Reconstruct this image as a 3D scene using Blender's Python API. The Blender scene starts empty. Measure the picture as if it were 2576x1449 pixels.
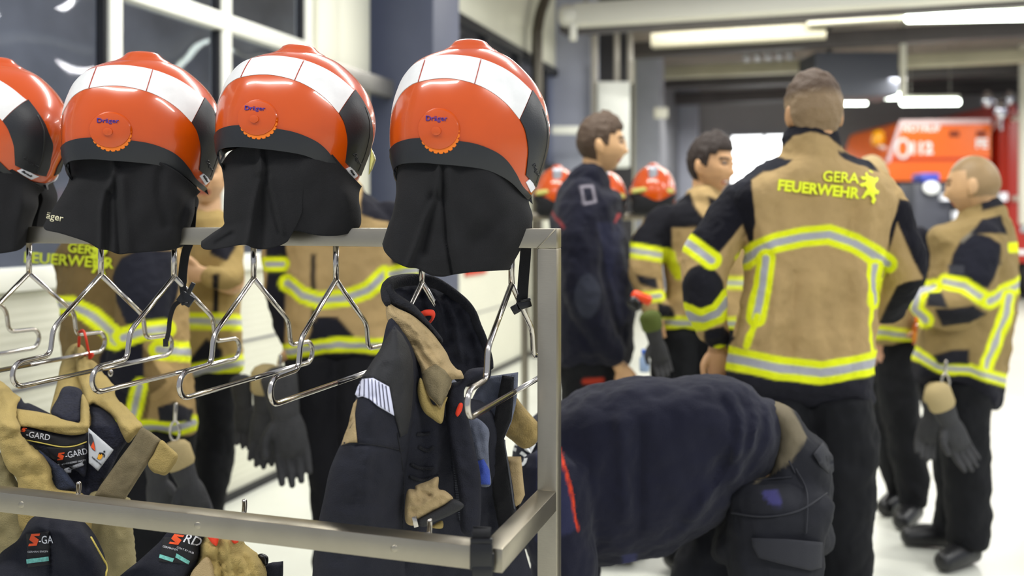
import bpy, bmesh, math, random
import numpy as np
from mathutils import Vector, Matrix, noise, geometry
from mathutils.bvhtree import BVHTree
random.seed(7)
F, CX, HY, CH = 2350.0, 1288.0, 550.0, 1.45      # focal length (px), vanishing column, horizon row, eye height
DV = Vector((.3045, .9525, 0)); LV = Vector((-.9525, .3045, 0))
C = bpy.context.scene.collection
D2R = math.pi/180
def W(px, py, Z, dy=0.0):
    return Vector(((px-CX)*Z/F, Z+dy, CH+(HY-py)*Z/F))
def lin(h):
    h = h.lstrip('#'); o = []
    for i in (0, 2, 4):
        c = int(h[i:i+2], 16)/255
        o.append(c/12.92 if c <= .04045 else ((c+.055)/1.055)**2.4)
    return (o[0], o[1], o[2], 1)
# ---------------------------------------------------------------- materials
MATS = {}
def mat(name, col='#808080', rough=.6, metal=0, bump=0, bscale=200, var=0, vscale=8, coat=0, emit=0, attr=False, aniso=False, wave=0, wscale=20, spec=.5, sheen=0, wdir='Z'):
    if name in MATS: return MATS[name]
    m = bpy.data.materials.new(name); m.use_nodes = True; N = m.node_tree; b = N.nodes['Principled BSDF']
    cc = lin(col) if isinstance(col, str) else col
    b.inputs['Base Color'].default_value = cc; b.inputs['Roughness'].default_value = rough; b.inputs['Metallic'].default_value = metal
    b.inputs['Specular IOR Level'].default_value = spec
    if coat: b.inputs['Coat Weight'].default_value = coat; b.inputs['Coat Roughness'].default_value = .04
    if sheen: b.inputs['Sheen Weight'].default_value = sheen; b.inputs['Sheen Roughness'].default_value = .5
    tc = N.nodes.new('ShaderNodeTexCoord')
    src = None
    if attr:
        a = N.nodes.new('ShaderNodeAttribute'); a.attribute_name = 'Col'; src = a.outputs['Color']
    if var:
        n = N.nodes.new('ShaderNodeTexNoise'); n.inputs['Scale'].default_value = vscale; n.inputs['Detail'].default_value = 5
        N.links.new(tc.outputs['Object'], n.inputs['Vector'])
        mr = N.nodes.new('ShaderNodeMapRange'); mr.inputs[1].default_value = .3; mr.inputs[2].default_value = .7
        mr.inputs[3].default_value = 1-var; mr.inputs[4].default_value = 1+var
        N.links.new(n.outputs['Fac'], mr.inputs[0])
        mx = N.nodes.new('ShaderNodeMix'); mx.data_type = 'RGBA'; mx.blend_type = 'MULTIPLY'; mx.inputs[0].default_value = 1
        if src: N.links.new(src, mx.inputs[6])
        else: mx.inputs[6].default_value = cc
        N.links.new(mr.outputs[0], mx.inputs[7]); src = mx.outputs[2]
    if src: N.links.new(src, b.inputs['Base Color'])
    h = None
    if bump:
        n = N.nodes.new('ShaderNodeTexNoise'); n.inputs['Scale'].default_value = bscale; n.inputs['Detail'].default_value = 3
        if aniso:
            mp = N.nodes.new('ShaderNodeMapping'); mp.inputs['Scale'].default_value = (1, 1, 14)
            N.links.new(tc.outputs['Object'], mp.inputs[0]); N.links.new(mp.outputs[0], n.inputs['Vector'])
        else: N.links.new(tc.outputs['Object'], n.inputs['Vector'])
        h = n.outputs['Fac']
        bp = N.nodes.new('ShaderNodeBump'); bp.inputs['Strength'].default_value = bump; bp.inputs['Distance'].default_value = .004
        N.links.new(h, bp.inputs['Height']); N.links.new(bp.outputs[0], b.inputs['Normal'])
    if wave:
        w = N.nodes.new('ShaderNodeTexWave'); w.bands_direction = wdir; w.inputs['Scale'].default_value = wscale
        N.links.new(tc.outputs['Object'], w.inputs['Vector'])
        b2 = N.nodes.new('ShaderNodeBump'); b2.inputs['Strength'].default_value = wave; b2.inputs['Distance'].default_value = .01
        N.links.new(w.outputs['Fac'], b2.inputs['Height']); N.links.new(b2.outputs[0], b.inputs['Normal'])
    if emit:
        b.inputs['Emission Color'].default_value = cc; b.inputs['Emission Strength'].default_value = emit
    MATS[name] = m; return m
# ---------------------------------------------------------------- objects
ORG = {}      # object name -> world origin of its frame (None when the frame is rotated: verts are local already)
def thing(name, loc, label, cat, group=None, kind=None, rot=None):
    o = bpy.data.objects.new(name, None); C.objects.link(o); o.location = loc; o.empty_display_size = .1
    if rot: o.rotation_euler = rot
    o['label'] = label; o['category'] = cat
    if group: o['group'] = group
    if kind: o['kind'] = kind
    ORG[o.name] = Vector(loc) if not rot else Vector((0, 0, 0)); return o
def tag(o, label, cat, group=None, kind=None):
    o['label'] = label; o['category'] = cat
    if group: o['group'] = group
    if kind: o['kind'] = kind
    return o
def mk(name, vf, m, parent=None, smooth=True, kind=None, auto=None):
    v, f = vf
    if isinstance(v, np.ndarray): v = [Vector(x) for x in v]
    if parent is None:
        xs = [p[0] for p in v]; ys = [p[1] for p in v]; zs = [p[2] for p in v]
        o0 = Vector(((min(xs)+max(xs))/2, (min(ys)+max(ys))/2, min(zs)))
    else: o0 = ORG[parent.name]
    me = bpy.data.meshes.new(name); me.from_pydata([Vector(p)-o0 for p in v], [], f); me.update()
    if isinstance(m, (list, tuple)):
        for x in m: me.materials.append(x)
    else: me.materials.append(m)
    o = bpy.data.objects.new(name, me); C.objects.link(o)
    if smooth:
        me.shade_smooth()
        if auto:
            me.set_sharp_from_angle(angle=auto*D2R)
    if parent is None: o.location = o0
    else: o.parent = parent
    ORG[o.name] = o0
    if kind: o['kind'] = kind
    bm = bmesh.new(); bm.from_mesh(me); bmesh.ops.recalc_face_normals(bm, faces=bm.faces); bm.to_mesh(me); bm.free()
    return o
def join(*vfs):
    V, Fc = [], []
    for v, f in vfs:
        k = len(V); V += [Vector(p) for p in v]; Fc += [tuple(i+k for i in q) for q in f]
    return V, Fc
# ---------------------------------------------------------------- shapes
def obox(c, ax, ay, az, bev=0):
    """oriented box: centre, three half-extent vectors"""
    c = Vector(c); ax, ay, az = Vector(ax), Vector(ay), Vector(az)
    v = [c+sx*ax+sy*ay+sz*az for sx in (-1, 1) for sy in (-1, 1) for sz in (-1, 1)]
    f = [(0, 1, 3, 2), (4, 6, 7, 5), (0, 4, 5, 1), (2, 3, 7, 6), (0, 2, 6, 4), (1, 5, 7, 3)]
    if not bev: return v, f
    bm = bmesh.new(); vs = [bm.verts.new(p) for p in v]; [bm.faces.new([vs[i] for i in q]) for q in f]
    bmesh.ops.recalc_face_normals(bm, faces=bm.faces)
    bmesh.ops.bevel(bm, geom=bm.edges[:], offset=bev, segments=2, profile=.5, affect='EDGES')
    bm.verts.index_update(); r = [x.co.copy() for x in bm.verts], [tuple(x.index for x in q.verts) for q in bm.faces]
    bm.free(); return r
def box(x0, x1, y0, y1, z0, z1, bev=0):
    return obox(((x0+x1)/2, (y0+y1)/2, (z0+z1)/2), ((x1-x0)/2, 0, 0), (0, (y1-y0)/2, 0), (0, 0, (z1-z0)/2), bev)
def bar(a, b, w, h, up=Vector((0, 0, 1)), bev=.003):
    a, b = Vector(a), Vector(b); d = (b-a); L = d.length; d.normalize(); s = d.cross(up).normalized(); u = s.cross(d)
    return obox((a+b)/2, d*L/2, s*w/2, u*h/2, bev)
def spline(pts, n=6, closed=False):
    P = [Vector(p) for p in pts]; out = []; N = len(P); segs = N if closed else N-1
    for i in range(segs):
        if closed: a, b, c, d = P[(i-1) % N], P[i], P[(i+1) % N], P[(i+2) % N]
        else: a, b, c, d = P[max(i-1, 0)], P[i], P[i+1], P[min(i+2, N-1)]
        for k in range(n):
            t = k/n
            out.append(.5*((2*b)+(c-a)*t+(2*a-5*b+4*c-d)*t*t+(3*b-a-3*c+d)*t**3))
    if not closed: out.append(P[-1])
    return out
def tube(pts, rad, n=6, sides=14, smooth=True, flat=1.0, caps=True, up=None):
    """closed tube through pts; rad scalar or list; flat squashes along the second axis"""
    P = [Vector(p) for p in pts]
    R = list(rad) if isinstance(rad, (list, tuple)) else [rad]*len(P)
    if smooth and len(P) > 2:
        Q = spline([Vector((*p, r)).to_4d() if False else Vector((p[0], p[1], p[2], r)) for p, r in zip(P, R)], n)
        P = [Vector(q[:3]) for q in Q]; R = [max(q[3], 1e-4) for q in Q]
    V, Fc = [], []; T = [(P[min(i+1, len(P)-1)]-P[max(i-1, 0)]).normalized() for i in range(len(P))]
    u = Vector(up) if up else (Vector((0, 0, 1)) if abs(T[0].z) < .9 else Vector((0, 1, 0)))
    u = (u-T[0]*u.dot(T[0])).normalized()
    def ring(c, t, u, r):
        s = t.cross(u)
        return [c+(u*math.cos(a)*r*flat+s*math.sin(a)*r) for a in [2*math.pi*k/sides for k in range(sides)]]
    rows = []
    if caps:
        rows.append(ring(P[0]-T[0]*R[0]*.55*caps, T[0], u, R[0]*.35)); rows.append(ring(P[0]-T[0]*R[0]*.35*caps, T[0], u, R[0]*.78))
    for i in range(len(P)):
        u = (u-T[i]*u.dot(T[i])).normalized(); rows.append(ring(P[i], T[i], u, R[i]))
    if caps:
        rows.append(ring(P[-1]+T[-1]*R[-1]*.35*caps, T[-1], u, R[-1]*.78)); rows.append(ring(P[-1]+T[-1]*R[-1]*.55*caps, T[-1], u, R[-1]*.35))
    for r in rows: V += r
    for i in range(len(rows)-1):
        for k in range(sides):
            a, b = i*sides+k, i*sides+(k+1) % sides; Fc.append((a, b, b+sides, a+sides))
    Fc.append(tuple(range(sides))[::-1]); Fc.append(tuple(range((len(rows)-1)*sides, len(rows)*sides)))
    return V, Fc
def lathe(prof, c=(0, 0, 0), n=24, M=None):
    V, Fc = [], []
    for r, z in prof:
        for k in range(n):
            a = 2*math.pi*k/n; p = Vector((r*math.cos(a), r*math.sin(a), z)); V.append((M @ p if M else p)+Vector(c))
    for i in range(len(prof)-1):
        for k in range(n):
            a, b = i*n+k, i*n+(k+1) % n; Fc.append((a, b, b+n, a+n))
    Fc.append(tuple(range(n))[::-1]); Fc.append(tuple(range((len(prof)-1)*n, len(prof)*n))); return V, Fc
def ball(c, r, n=16, M=None):
    r = r if isinstance(r, (tuple, list)) else (r, r, r); V, Fc = [], []; m = n//2
    for i in range(m+1):
        a = math.pi*(.02+.96*i/m)
        for k in range(n):
            b = 2*math.pi*k/n; p = Vector((r[0]*math.sin(a)*math.cos(b), r[1]*math.sin(a)*math.sin(b), r[2]*math.cos(a)))
            V.append((M @ p if M else p)+Vector(c))
    for i in range(m):
        for k in range(n): a, b = i*n+k, i*n+(k+1) % n; Fc.append((a, b, b+n, a+n))
    Fc.append(tuple(range(n))[::-1]); Fc.append(tuple(range(m*n, m*n+n))); return V, Fc
# ---------------------------------------------------------------- outlines in picture units given a distance and a thickness
def resamp(poly, h, closed=True):
    P = [np.array(p[:2], float) for p in poly]; 
    if closed: P.append(P[0])
    out = []
    for a, b in zip(P[:-1], P[1:]):
        n = max(1, int(round(np.linalg.norm(b-a)/h)))
        for k in range(n): out.append(a+(b-a)*k/n)
    if not closed: out.append(P[-1])
    return np.array(out)
def inside(pts, poly):
    x, y = pts[:, 0], pts[:, 1]; r = np.zeros(len(pts), bool); n = len(poly); j = n-1
    for i in range(n):
        xi, yi = poly[i][0], poly[i][1]; xj, yj = poly[j][0], poly[j][1]
        if yi != yj:
            r ^= ((yi > y) != (yj > y)) & (x < (xj-xi)*(y-yi)/(yj-yi)+xi)
        j = i
    return r
def dist(pts, line, closed=False):
    L = [np.array(p[:2], float) for p in line]
    if closed: L.append(L[0])
    best = np.full(len(pts), 1e9)
    for a, b in zip(L[:-1], L[1:]):
        d = b-a; l2 = max(d@d, 1e-9); t = np.clip(((pts-a)@d)/l2, 0, 1)
        best = np.minimum(best, np.linalg.norm(pts-(a+t[:, None]*d), axis=1))
    return best
def sp2(poly, n=5, closed=True):
    return [(p[0], p[1]) for p in spline([Vector((a[0], a[1], 0)) for a in poly], n, closed)]
def fill(poly, h):
    B = resamp(poly, h); mn, mx = B.min(0), B.max(0)
    g = []; row = 0; y = mn[1]+h*.5
    while y < mx[1]:
        x = mn[0]+h*(.5 if row % 2 else 0)
        while x < mx[0]: g.append((x, y)); x += h
        y += h*.87; row += 1
    g = np.array(g) if g else np.zeros((0, 2))
    if len(g):
        g = g[inside(g, B)]
        if len(g): g = g[dist(g, B, True) > h*.55]
    P = np.vstack([B, g]) if len(g) else B
    n = len(B)
    r = geometry.delaunay_2d_cdt([Vector((float(a), float(b))) for a, b in P], [], [list(range(n))], 1, 1e-5)
    vs = np.array([(v.x, v.y) for v in r[0]]); fs = [tuple(q) for q in r[2]]
    return vs, fs
def boundary(fs):
    e = {}
    for q in fs:
        for a, b in zip(q, q[1:]+q[:1]): e[(a, b)] = 1
    return [k for k in e if (k[1], k[0]) not in e]
def puff(poly, Z, T, R, h=8, Tb=None, smooth=True, folds=(), wr=0, wf=.02, seed=0, minT=.0015, conf=None):
    """outline (px) -> closed, inflated body. Z: metres or function(px,py); T: half thickness; R: px over which it rounds off"""
    if smooth: poly = sp2(poly, 5)
    P, fs = fill(poly, h); d = dist(P, poly, True); pr = np.sqrt(np.clip(1-(1-np.clip(d/R, 0, 1))**2, 0, 1))
    Tb = T if Tb is None else Tb; V = []; disp = np.zeros(len(P))
    for line, amp, wd in folds: disp += amp*np.exp(-(dist(P, line)/wd)**2)
    if wr:
        for i, p in enumerate(P):
            q = Vector((p[0]*wf, p[1]*wf, seed)); disp[i] += 1.35*wr*(noise.noise(q)+.55*noise.noise(q*2.3)+.3*noise.noise(q*5.1))
    n = len(P)
    zz = [Z(p[0], p[1]) if callable(Z) else Z for p in P]
    for i, p in enumerate(P): V.append(W(p[0], p[1], zz[i]-(minT+T*pr[i]+disp[i]*pr[i])))
    for i, p in enumerate(P): V.append(W(p[0], p[1], zz[i], minT+Tb*pr[i]-(disp[i]*pr[i]*.3)))
    Fc = [q[::-1] for q in fs]+[tuple(i+n for i in q) for q in fs]
    for a, b in boundary(fs): Fc.append((a, b, b+n, a+n))
    return V, Fc
def bvh_of(o):
    o0 = ORG[o.name]; me = o.data
    return BVHTree.FromPolygons([v.co+o0 for v in me.vertices], [tuple(p.vertices) for p in me.polygons])
EYE = Vector((0, 0, CH))
def castpx(bv, px, py, dflt):
    d = (W(px, py, 1)-EYE).normalized(); h = bv.ray_cast(EYE, d)
    return (h[0], d) if h[0] is not None else (None, d)
def decal(poly, bv, off=.002, th=.0015, h=6, smooth=False, Z0=None, P=None, fs=None):
    """thin patch of real cloth/film lying on a surface"""
    if P is None:
        if smooth: poly = sp2(poly, 5)
        P, fs = fill(poly, h)
    pos = []; last = None
    for p in P:
        q, d = castpx(bv, p[0], p[1], None)
        pos.append((q, d)); last = last or q
    ok = [i for i, (q, d) in enumerate(pos) if q is not None]
    if not ok: 
        pts = [W(p[0], p[1], Z0 or 2) for p in P]
    else:
        okp = np.array([P[i] for i in ok]); pts = []
        med = float(np.median([pos[i][0].y for i in ok]))
        for i, (q, d) in enumerate(pos):
            if q is None:
                j = ok[int(np.argmin(((okp-P[i])**2).sum(1)))]; yy = pos[j][0].y
                pts.append(W(P[i][0], P[i][1], yy))
            else: pts.append(q)
    n = len(P); dirs = [x[1] for x in pos]
    V = [p-d*(off+th) for p, d in zip(pts, dirs)]+[p-d*off*.2 for p, d in zip(pts, dirs)]
    Fc = [q[::-1] for q in fs]+[tuple(i+n for i in q) for q in fs]
    for a, b in boundary(fs): Fc.append((a, b, b+n, a+n))
    return V, Fc
def text2d(s, bold=0, spacing=1):
    cu = bpy.data.curves.new('t', 'FONT'); cu.body = s; cu.size = 1; cu.align_x = 'CENTER'; cu.align_y = 'CENTER'; cu.offset = bold; cu.space_character = spacing
    cu.resolution_u = 3
    o = bpy.data.objects.new('t', cu); C.objects.link(o); dg = bpy.context.evaluated_depsgraph_get(); dg.update()
    me = bpy.data.meshes.new_from_object(o.evaluated_get(dg)); bpy.data.objects.remove(o)
    P = np.array([(v.co.x, v.co.y) for v in me.vertices]); fs = []
    me.calc_loop_triangles()
    for t in me.loop_triangles: fs.append(tuple(t.vertices))
    bpy.data.meshes.remove(me); bpy.data.curves.remove(cu)
    # one orientation
    out = []
    for q in fs:
        a, b, c = (P[i] for i in q)
        out.append(q if (b[0]-a[0])*(c[1]-a[1])-(b[1]-a[1])*(c[0]-a[0]) > 0 else q[::-1])
    return P, out
def textpx(s, px, py, size, ang=0, sx=1, shear=0, bold=0, spacing=1):
    P, fs = text2d(s, bold, spacing); a = ang*D2R; ca, sa = math.cos(a), math.sin(a)
    x = (P[:, 0]*sx+P[:, 1]*shear)*size; y = -P[:, 1]*size
    return np.stack([px+x*ca-y*sa, py+x*sa+y*ca], 1), [q[::-1] for q in fs]
# ---------------------------------------------------------------- one continuous surface out of overlapping volumes
def fuse(name, vfs, voxel, m, parent, sm=4, fac=.5):
    V, Fc = join(*vfs); me = bpy.data.meshes.new(name+'_src'); me.from_pydata(V, [], Fc)
    bm = bmesh.new(); bm.from_mesh(me); bmesh.ops.recalc_face_normals(bm, faces=bm.faces); bm.to_mesh(me); bm.free()
    o = bpy.data.objects.new(name+'_src', me); C.objects.link(o)
    r = o.modifiers.new('r', 'REMESH'); r.mode = 'VOXEL'; r.voxel_size = voxel
    if sm: s = o.modifiers.new('s', 'SMOOTH'); s.iterations = sm; s.factor = fac
    dg = bpy.context.evaluated_depsgraph_get(); dg.update()
    m2 = bpy.data.meshes.new_from_object(o.evaluated_get(dg)); bpy.data.objects.remove(o); bpy.data.meshes.remove(me)
    v = [x.co.copy() for x in m2.vertices]; f = [tuple(p.vertices) for p in m2.polygons]; bpy.data.meshes.remove(m2)
    return mk(name, (v, f), m, parent)
def paint(o, base, layers, soft=5.0):
    """colour of the cloth itself, per vertex: layers are ('p', polygon, colour) or ('s', polyline, width, c_edge, c_mid)"""
    me = o.data; n = len(me.vertices); co = np.zeros(n*3); me.vertices.foreach_get('co', co); co = co.reshape(-1, 3)+np.array(ORG[o.name])
    P = np.stack([CX+co[:, 0]/co[:, 1]*F, HY-(co[:, 2]-CH)/co[:, 1]*F], 1)
    c = np.tile(np.array(lin(base)), (n, 1))
    def mixc(w, col): 
        w = np.clip(w, 0, 1)[:, None]; c[:] = c*(1-w)+np.array(lin(col))*w
    for L in layers:
        if L[0] == 'p': d = dist(P, L[1], True); mixc(np.where(inside(P, L[1]), d, -d)/soft+.5, L[2])
        elif L[0] == 'e':
            q = np.sqrt(((P[:, 0]-L[1])/L[3])**2+((P[:, 1]-L[2])/L[4])**2); mixc((1-q)*min(L[3], L[4])/soft+.5, L[5])
        else:
            d = dist(P, L[1]); mixc((L[2]/2-d)/soft+.5, L[3])
            if len(L) > 4: mixc((L[2]*.18-d)/soft+.5, L[4])
    at = me.color_attributes.new('Col', 'FLOAT_COLOR', 'POINT'); at.data.foreach_set('color', c.ravel())
YE, SI, TA, BK, NV = '#E9F21E', '#A9A9B0', '#AE9365', '#1D1D25', '#191A2A'
# ================================================================ THE PLACE
def wl(t, off=0, z=0): return Vector((-1.467, 4.8, 0))+DV*t+NV_*off+Vector((0, 0, z))
NV_ = Vector((.9525, -.3045, 0))      # from the door wall into the hall
def wbox(t0, t1, o0, o1, z0, z1, bev=0):
    return obox(wl((t0+t1)/2, (o0+o1)/2, (z0+z1)/2), DV*(t1-t0)/2, NV_*(o1-o0)/2, Vector((0, 0, (z1-z0)/2)), bev)
m_floor = mat('floor_resin', '#D9DACF', .28, var=.06, vscale=2.2, bump=.08, bscale=30)
m_wallc = mat('cream_panel', '#D9D8C6', .5, var=.03, vscale=3, wave=.14, wscale=9)
m_wallp = mat('plaster_cream', '#C9C5AE', .8, var=.04, vscale=4)
m_frame = mat('white_frame', '#ECECE0', .4, bump=.05)
m_dark = mat('dark_seal', '#15161A', .6)
m_grey = mat('grey_frame', '#75757A', .5)
m_col = mat('blue_grey_paint', '#4C5164', .6, var=.05, vscale=4, bump=.1, bscale=60)
m_steel0 = mat('galvanised', '#8E8B86', .4, metal=.6, var=.1, vscale=10)
m_pipe = mat('white_pipe', '#DAD8CC', .45)
m_ceil = mat('ceiling_deck', '#8E857E', .8, var=.15, vscale=1.4, wave=.5, wscale=3, wdir='X')
m_beam = mat('dark_beam', '#4A4648', .6, var=.1, vscale=3)
m_beaml = mat('pale_beam', '#A8A38E', .6, var=.08, vscale=3)
m_lamp = mat('lamp_tube_lit', '#F4FFF0', .3, emit=9)
m_lampd = mat('lamp_body', '#DDDDD0', .4)
mk('floor', box(-9, 22, -4, 32, -.1, 0), m_floor, smooth=False, kind='structure')
# door wall ------------------------------------------------------
def pane_mat():
    m = bpy.data.materials.new('dark_window_glass'); m.use_nodes = True; N = m.node_tree; N.nodes.clear()
    o = N.nodes.new('ShaderNodeOutputMaterial'); mx = N.nodes.new('ShaderNodeMixShader'); t = N.nodes.new('ShaderNodeBsdfTransparent'); g = N.nodes.new('ShaderNodeBsdfGlossy')
    t.inputs[0].default_value = (.85, .87, .92, 1); g.inputs['Roughness'].default_value = .03; g.inputs[0].default_value = (.9, .92, 1, 1)
    fr = N.nodes.new('ShaderNodeFresnel'); fr.inputs[0].default_value = 1.5
    tc = N.nodes.new('ShaderNodeTexCoord'); n = N.nodes.new('ShaderNodeTexNoise'); n.inputs['Scale'].default_value = 1.6; n.inputs['Detail'].default_value = 1
    bp = N.nodes.new('ShaderNodeBump'); bp.inputs['Strength'].default_value = .5; bp.inputs['Distance'].default_value = .05
    N.links.new(tc.outputs['Object'], n.inputs['Vector']); N.links.new(n.outputs['Fac'], bp.inputs['Height'])
    ge = N.nodes.new('ShaderNodeNewGeometry'); iv = N.nodes.new('ShaderNodeMath'); iv.operation = 'SUBTRACT'; iv.inputs[0].default_value = 1; N.links.new(ge.outputs['Backfacing'], iv.inputs[1])
    mu = N.nodes.new('ShaderNodeMath'); mu.operation = 'MULTIPLY'; N.links.new(fr.outputs[0], mu.inputs[0]); N.links.new(iv.outputs[0], mu.inputs[1])
    N.links.new(bp.outputs[0], g.inputs['Normal']); N.links.new(mu.outputs[0], mx.inputs[0]); N.links.new(t.outputs[0], mx.inputs[1]); N.links.new(g.outputs[0], mx.inputs[2])
    N.links.new(mx.outputs[0], o.inputs[0]); return m
m_pane = pane_mat()
def shed_door(nm, t0, t1, edges, zs, lowmat):
    d = mk(nm, wbox(t0, t1, -.06, 0, .03, 1.17), lowmat, smooth=False, kind='structure')
    sv = []
    for z in (.42, .8): sv.append(wbox(t0, t1, -.002, .004, z-.006, z+.006))
    mk('panel_joint', join(*sv), m_grey, d, smooth=False)
    fr = []
    for t in edges: fr.append(wbox(t-.038, t+.038, -.05, .03, zs[0], zs[-1], .006))
    for z in zs: fr.append(wbox(t0, t1, -.05, .034, z-.045, z+.045, .006))
    mk('frame', join(*fr), m_frame, d, auto=30)
    gk = []
    for a, b in zip(edges[:-1], edges[1:]):
        for z0, z1 in zip(zs[:-1], zs[1:]):
            for s in (a+.045, b-.045): gk.append(wbox(s-.012, s+.012, -.03, .012, z0+.05, z1-.05))
    mk('gasket', join(*gk), m_dark, d, smooth=False)
    for a, b in zip(edges[:-1], edges[1:]):
        for z0, z1 in zip(zs[:-1], zs[1:]): mk('pane', wbox(a+.03, b-.03, -.022, -.014, z0+.04, z1-.04), m_pane, d, smooth=False)
    mk('bottom_seal', wbox(t0, t1, -.04, .03, 0, .035), m_dark, d, smooth=False)
    return d
ed = [-.83-.8*k for k in (3, 2, 1)]+[-.83, -.03, .79]
shed_door('door_1', -3.25, .83, ed, [1.22, 2.45, 3.68, 4.4], m_wallc)
mk('trim_1', join(wbox(.85, 1.12, -.02, .05, 0, 4.4, .004), wbox(1.14, 1.6, -.05, .02, 0, 4.4, .004)), mat('jamb_cream', '#EDEBD6', .5), kind='structure', auto=30)
mk('trim_2', wbox(.9, 3.2, .05, .13, 2.28, 2.4, .01), m_steel0, kind='structure', auto=30)
for k, t in enumerate((2.0, 6.75, 12.0, 17.5)):
    mk('wall_pillar' if k == 0 else 'wall_pillar', wbox(t-.25, t+.25, -.1, .42, 0, 4.4, .01), m_col if k == 0 else mat('column_lit_blue', '#A2A6B6', .6, var=.05, vscale=4), kind='structure', auto=30)  # columns past the first are painted paler for the light on them
mk('wall_left', join(wbox(-5, 26, -.3, -.1, 4.4, 5), wbox(2.25, 3.0, -.1, 0, 0, 4.4)), m_wallp, kind='structure', smooth=False)
# second door: cream panel, dark window strip high up
d2 = mk('door_2', join(wbox(3.0, 6.9, -.06, 0, .03, 2.0), wbox(3.0, 6.9, -.06, 0, 3.2, 4.4)), m_wallc, kind='structure', smooth=False)
mk('pane', wbox(3.1, 6.8, -.05, -.03, 2.05, 3.15), m_pane, d2, smooth=False)
mk('frame', join(wbox(3.0, 6.9, -.05, .03, 1.98, 2.08), wbox(3.0, 6.9, -.05, .03, 3.12, 3.2), *[wbox(t-.03, t+.03, -.05, .03, 2, 3.15) for t in (3.05, 4.0, 5, 6, 6.85)]), m_dark, d2, smooth=False)
mk('panel_joint', join(*[wbox(3, 6.9, -.002, .004, z-.006, z+.006) for z in (.6, 1.3)]), m_grey, d2, smooth=False)
mk('bottom_seal', wbox(3, 6.9, -.04, .03, 0, .035), m_dark, d2, smooth=False)
d3 = mk('door_3', wbox(7.6, 12.3, -.06, 0, 0, 4.4), m_wallp, kind='structure', smooth=False)
d4 = mk('door_4', wbox(12.9, 17.3, -.06, 0, 0, 4.4), mat('grey_panel', '#66686F', .6), kind='structure', smooth=False)  # last door in one even dark grey
mk('wall_end', wbox(17.9, 18.1, -.3, 24, 0, 5), mat('end_wall_grey', '#8E8C90', .7, var=.1, vscale=.6, wave=.3, wscale=1.5), kind='structure', smooth=False)
mk('wall_exterior', wbox(-6, 9, -3.3, -3.1, 0, 6), mat('yard_wall_night', '#D8D9DE', .9, var=.3, vscale=1.2), kind='structure', smooth=False)
# end window lit
def eo(px): k = (px-CX)/F; b = wl(17.85); return (k*b.y-b.x)/(NV_.x-k*NV_.y)
o0_, o1_ = eo(1838), eo(2010); ye = wl(17.85, (o0_+o1_)/2).y; zt_, zb_ = CH+(HY-338)*ye/F, CH+(HY-484)*ye/F
w = mk('window_9', join(*[wbox(17.80, 17.88, a-.03, a+.03, zb_, zt_) for a in (o0_, (o0_+o1_)/2, o1_)], wbox(17.8, 17.88, o0_, o1_, zb_-.04, zb_+.03), wbox(17.8, 17.88, o0_, o1_, zt_-.03, zt_+.04)), m_grey, kind='structure', smooth=False)
mk('lit_pane', wbox(17.86, 17.89, o0_, o1_, zb_, zt_), mat('lit_window_glass', '#F4F7F8', .4, emit=3.2), w, smooth=False)
# ceiling -------------------------------------------------------
mk('ceiling', box(-9, 22, 7.5, 32, 4.45, 4.6), m_ceil, kind='structure', smooth=False)
def lrun(px, y, z, s0, s1): # a line along the rack's direction through pixel column px at distance y
    a = Vector(((px-CX)*y/F, y, z)); return a-LV*s0, a-LV*s1
def beam(nm, px, y, z, s0, s1, w, h, m):
    a, b = lrun(px, y, z, s0, s1); return mk(nm, bar(a, b, w, h, bev=.008), m, kind='structure', auto=30)
def ly(z, py): return (z-CH)*F/(HY-py)
# white roller housing along the top of the bay
a, b = lrun(1445, ly(3.45, 40), 3.45, 0, 8)
r = thing('shutter_housing', (a.x, a.y, 3.36), 'long white roller shutter housing running under the ceiling from the blue column', 'shutter housing')
mk('casing', bar(a, b, .2, .22, bev=.03), m_pipe, r, auto=40)
mk('end_bracket', join(tube([a+Vector((-.1, 0, .0)), a+Vector((.02, 0, 0))], .11, smooth=False, sides=20), box(a.x-.05, a.x+.02, a.y-.09, a.y+.02, 3.2, 3.5, .01)), m_pipe, r, auto=40)
mk('guide_rail', tube([a+Vector((.12, .1, .1)), a+Vector((.12, .1, 1.0))], .02, smooth=False), m_steel0, r)
beam('beam_dark', 1560, 9.4, 3.42, -.6, 9, .25, .16, m_beam)
beam('beam_pale', 1640, 9.9, 3.33, 0, 1.75, .16, .14, m_beaml)
a, b = lrun(2030, 9.3, 3.42, 0, 1.05)
t = thing('ceiling_lamp', (a.x, a.y, 3.37), 'unlit pale lamp channel beside the lit tube at the top', 'ceiling lamp')
mk('channel', bar(a, b, .12, .1, bev=.01), mat('lamp_channel', '#BFBDAA', .5), t, auto=30)
def lamp(px0, px1, py, z, label, rad=.055, m=None):
    y = ly(z, py); a = W(px0, py, y); b = W(px1, py, y); b.y = a.y-.3*(b.x-a.x)*.3
    t = thing('ceiling_lamp', ((a.x+b.x)/2, (a.y+b.y)/2, a.z+.1), label, 'ceiling lamp', 'lit fluorescent lamps under the ceiling')
    mk('tube', tube([a, b], rad, smooth=False), m_lamp, t)
    mk('housing', bar(a+Vector((0, 0, .09)), b+Vector((0, 0, .09)), .12, .05), m_lampd, t, auto=30)
    mk('hanger_rod', join(*[tube([a.lerp(b, f)+Vector((0, 0, .1)), Vector((*a.lerp(b, f).xy, 4.5))], .008, smooth=False, sides=6) for f in (.15, .85)]), m_steel0, t)
lamp(2285, 2640, 44, 3.36, 'nearest lit fluorescent tube, brightest, at the top beside the pale channel', .05)
lamp(2176, 2268, 243, 3.5, 'short lit fluorescent tube behind the white drop pipe')
lamp(2270, 2405, 258, 3.44, 'long lit fluorescent tube above the orange truck cab')
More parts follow.
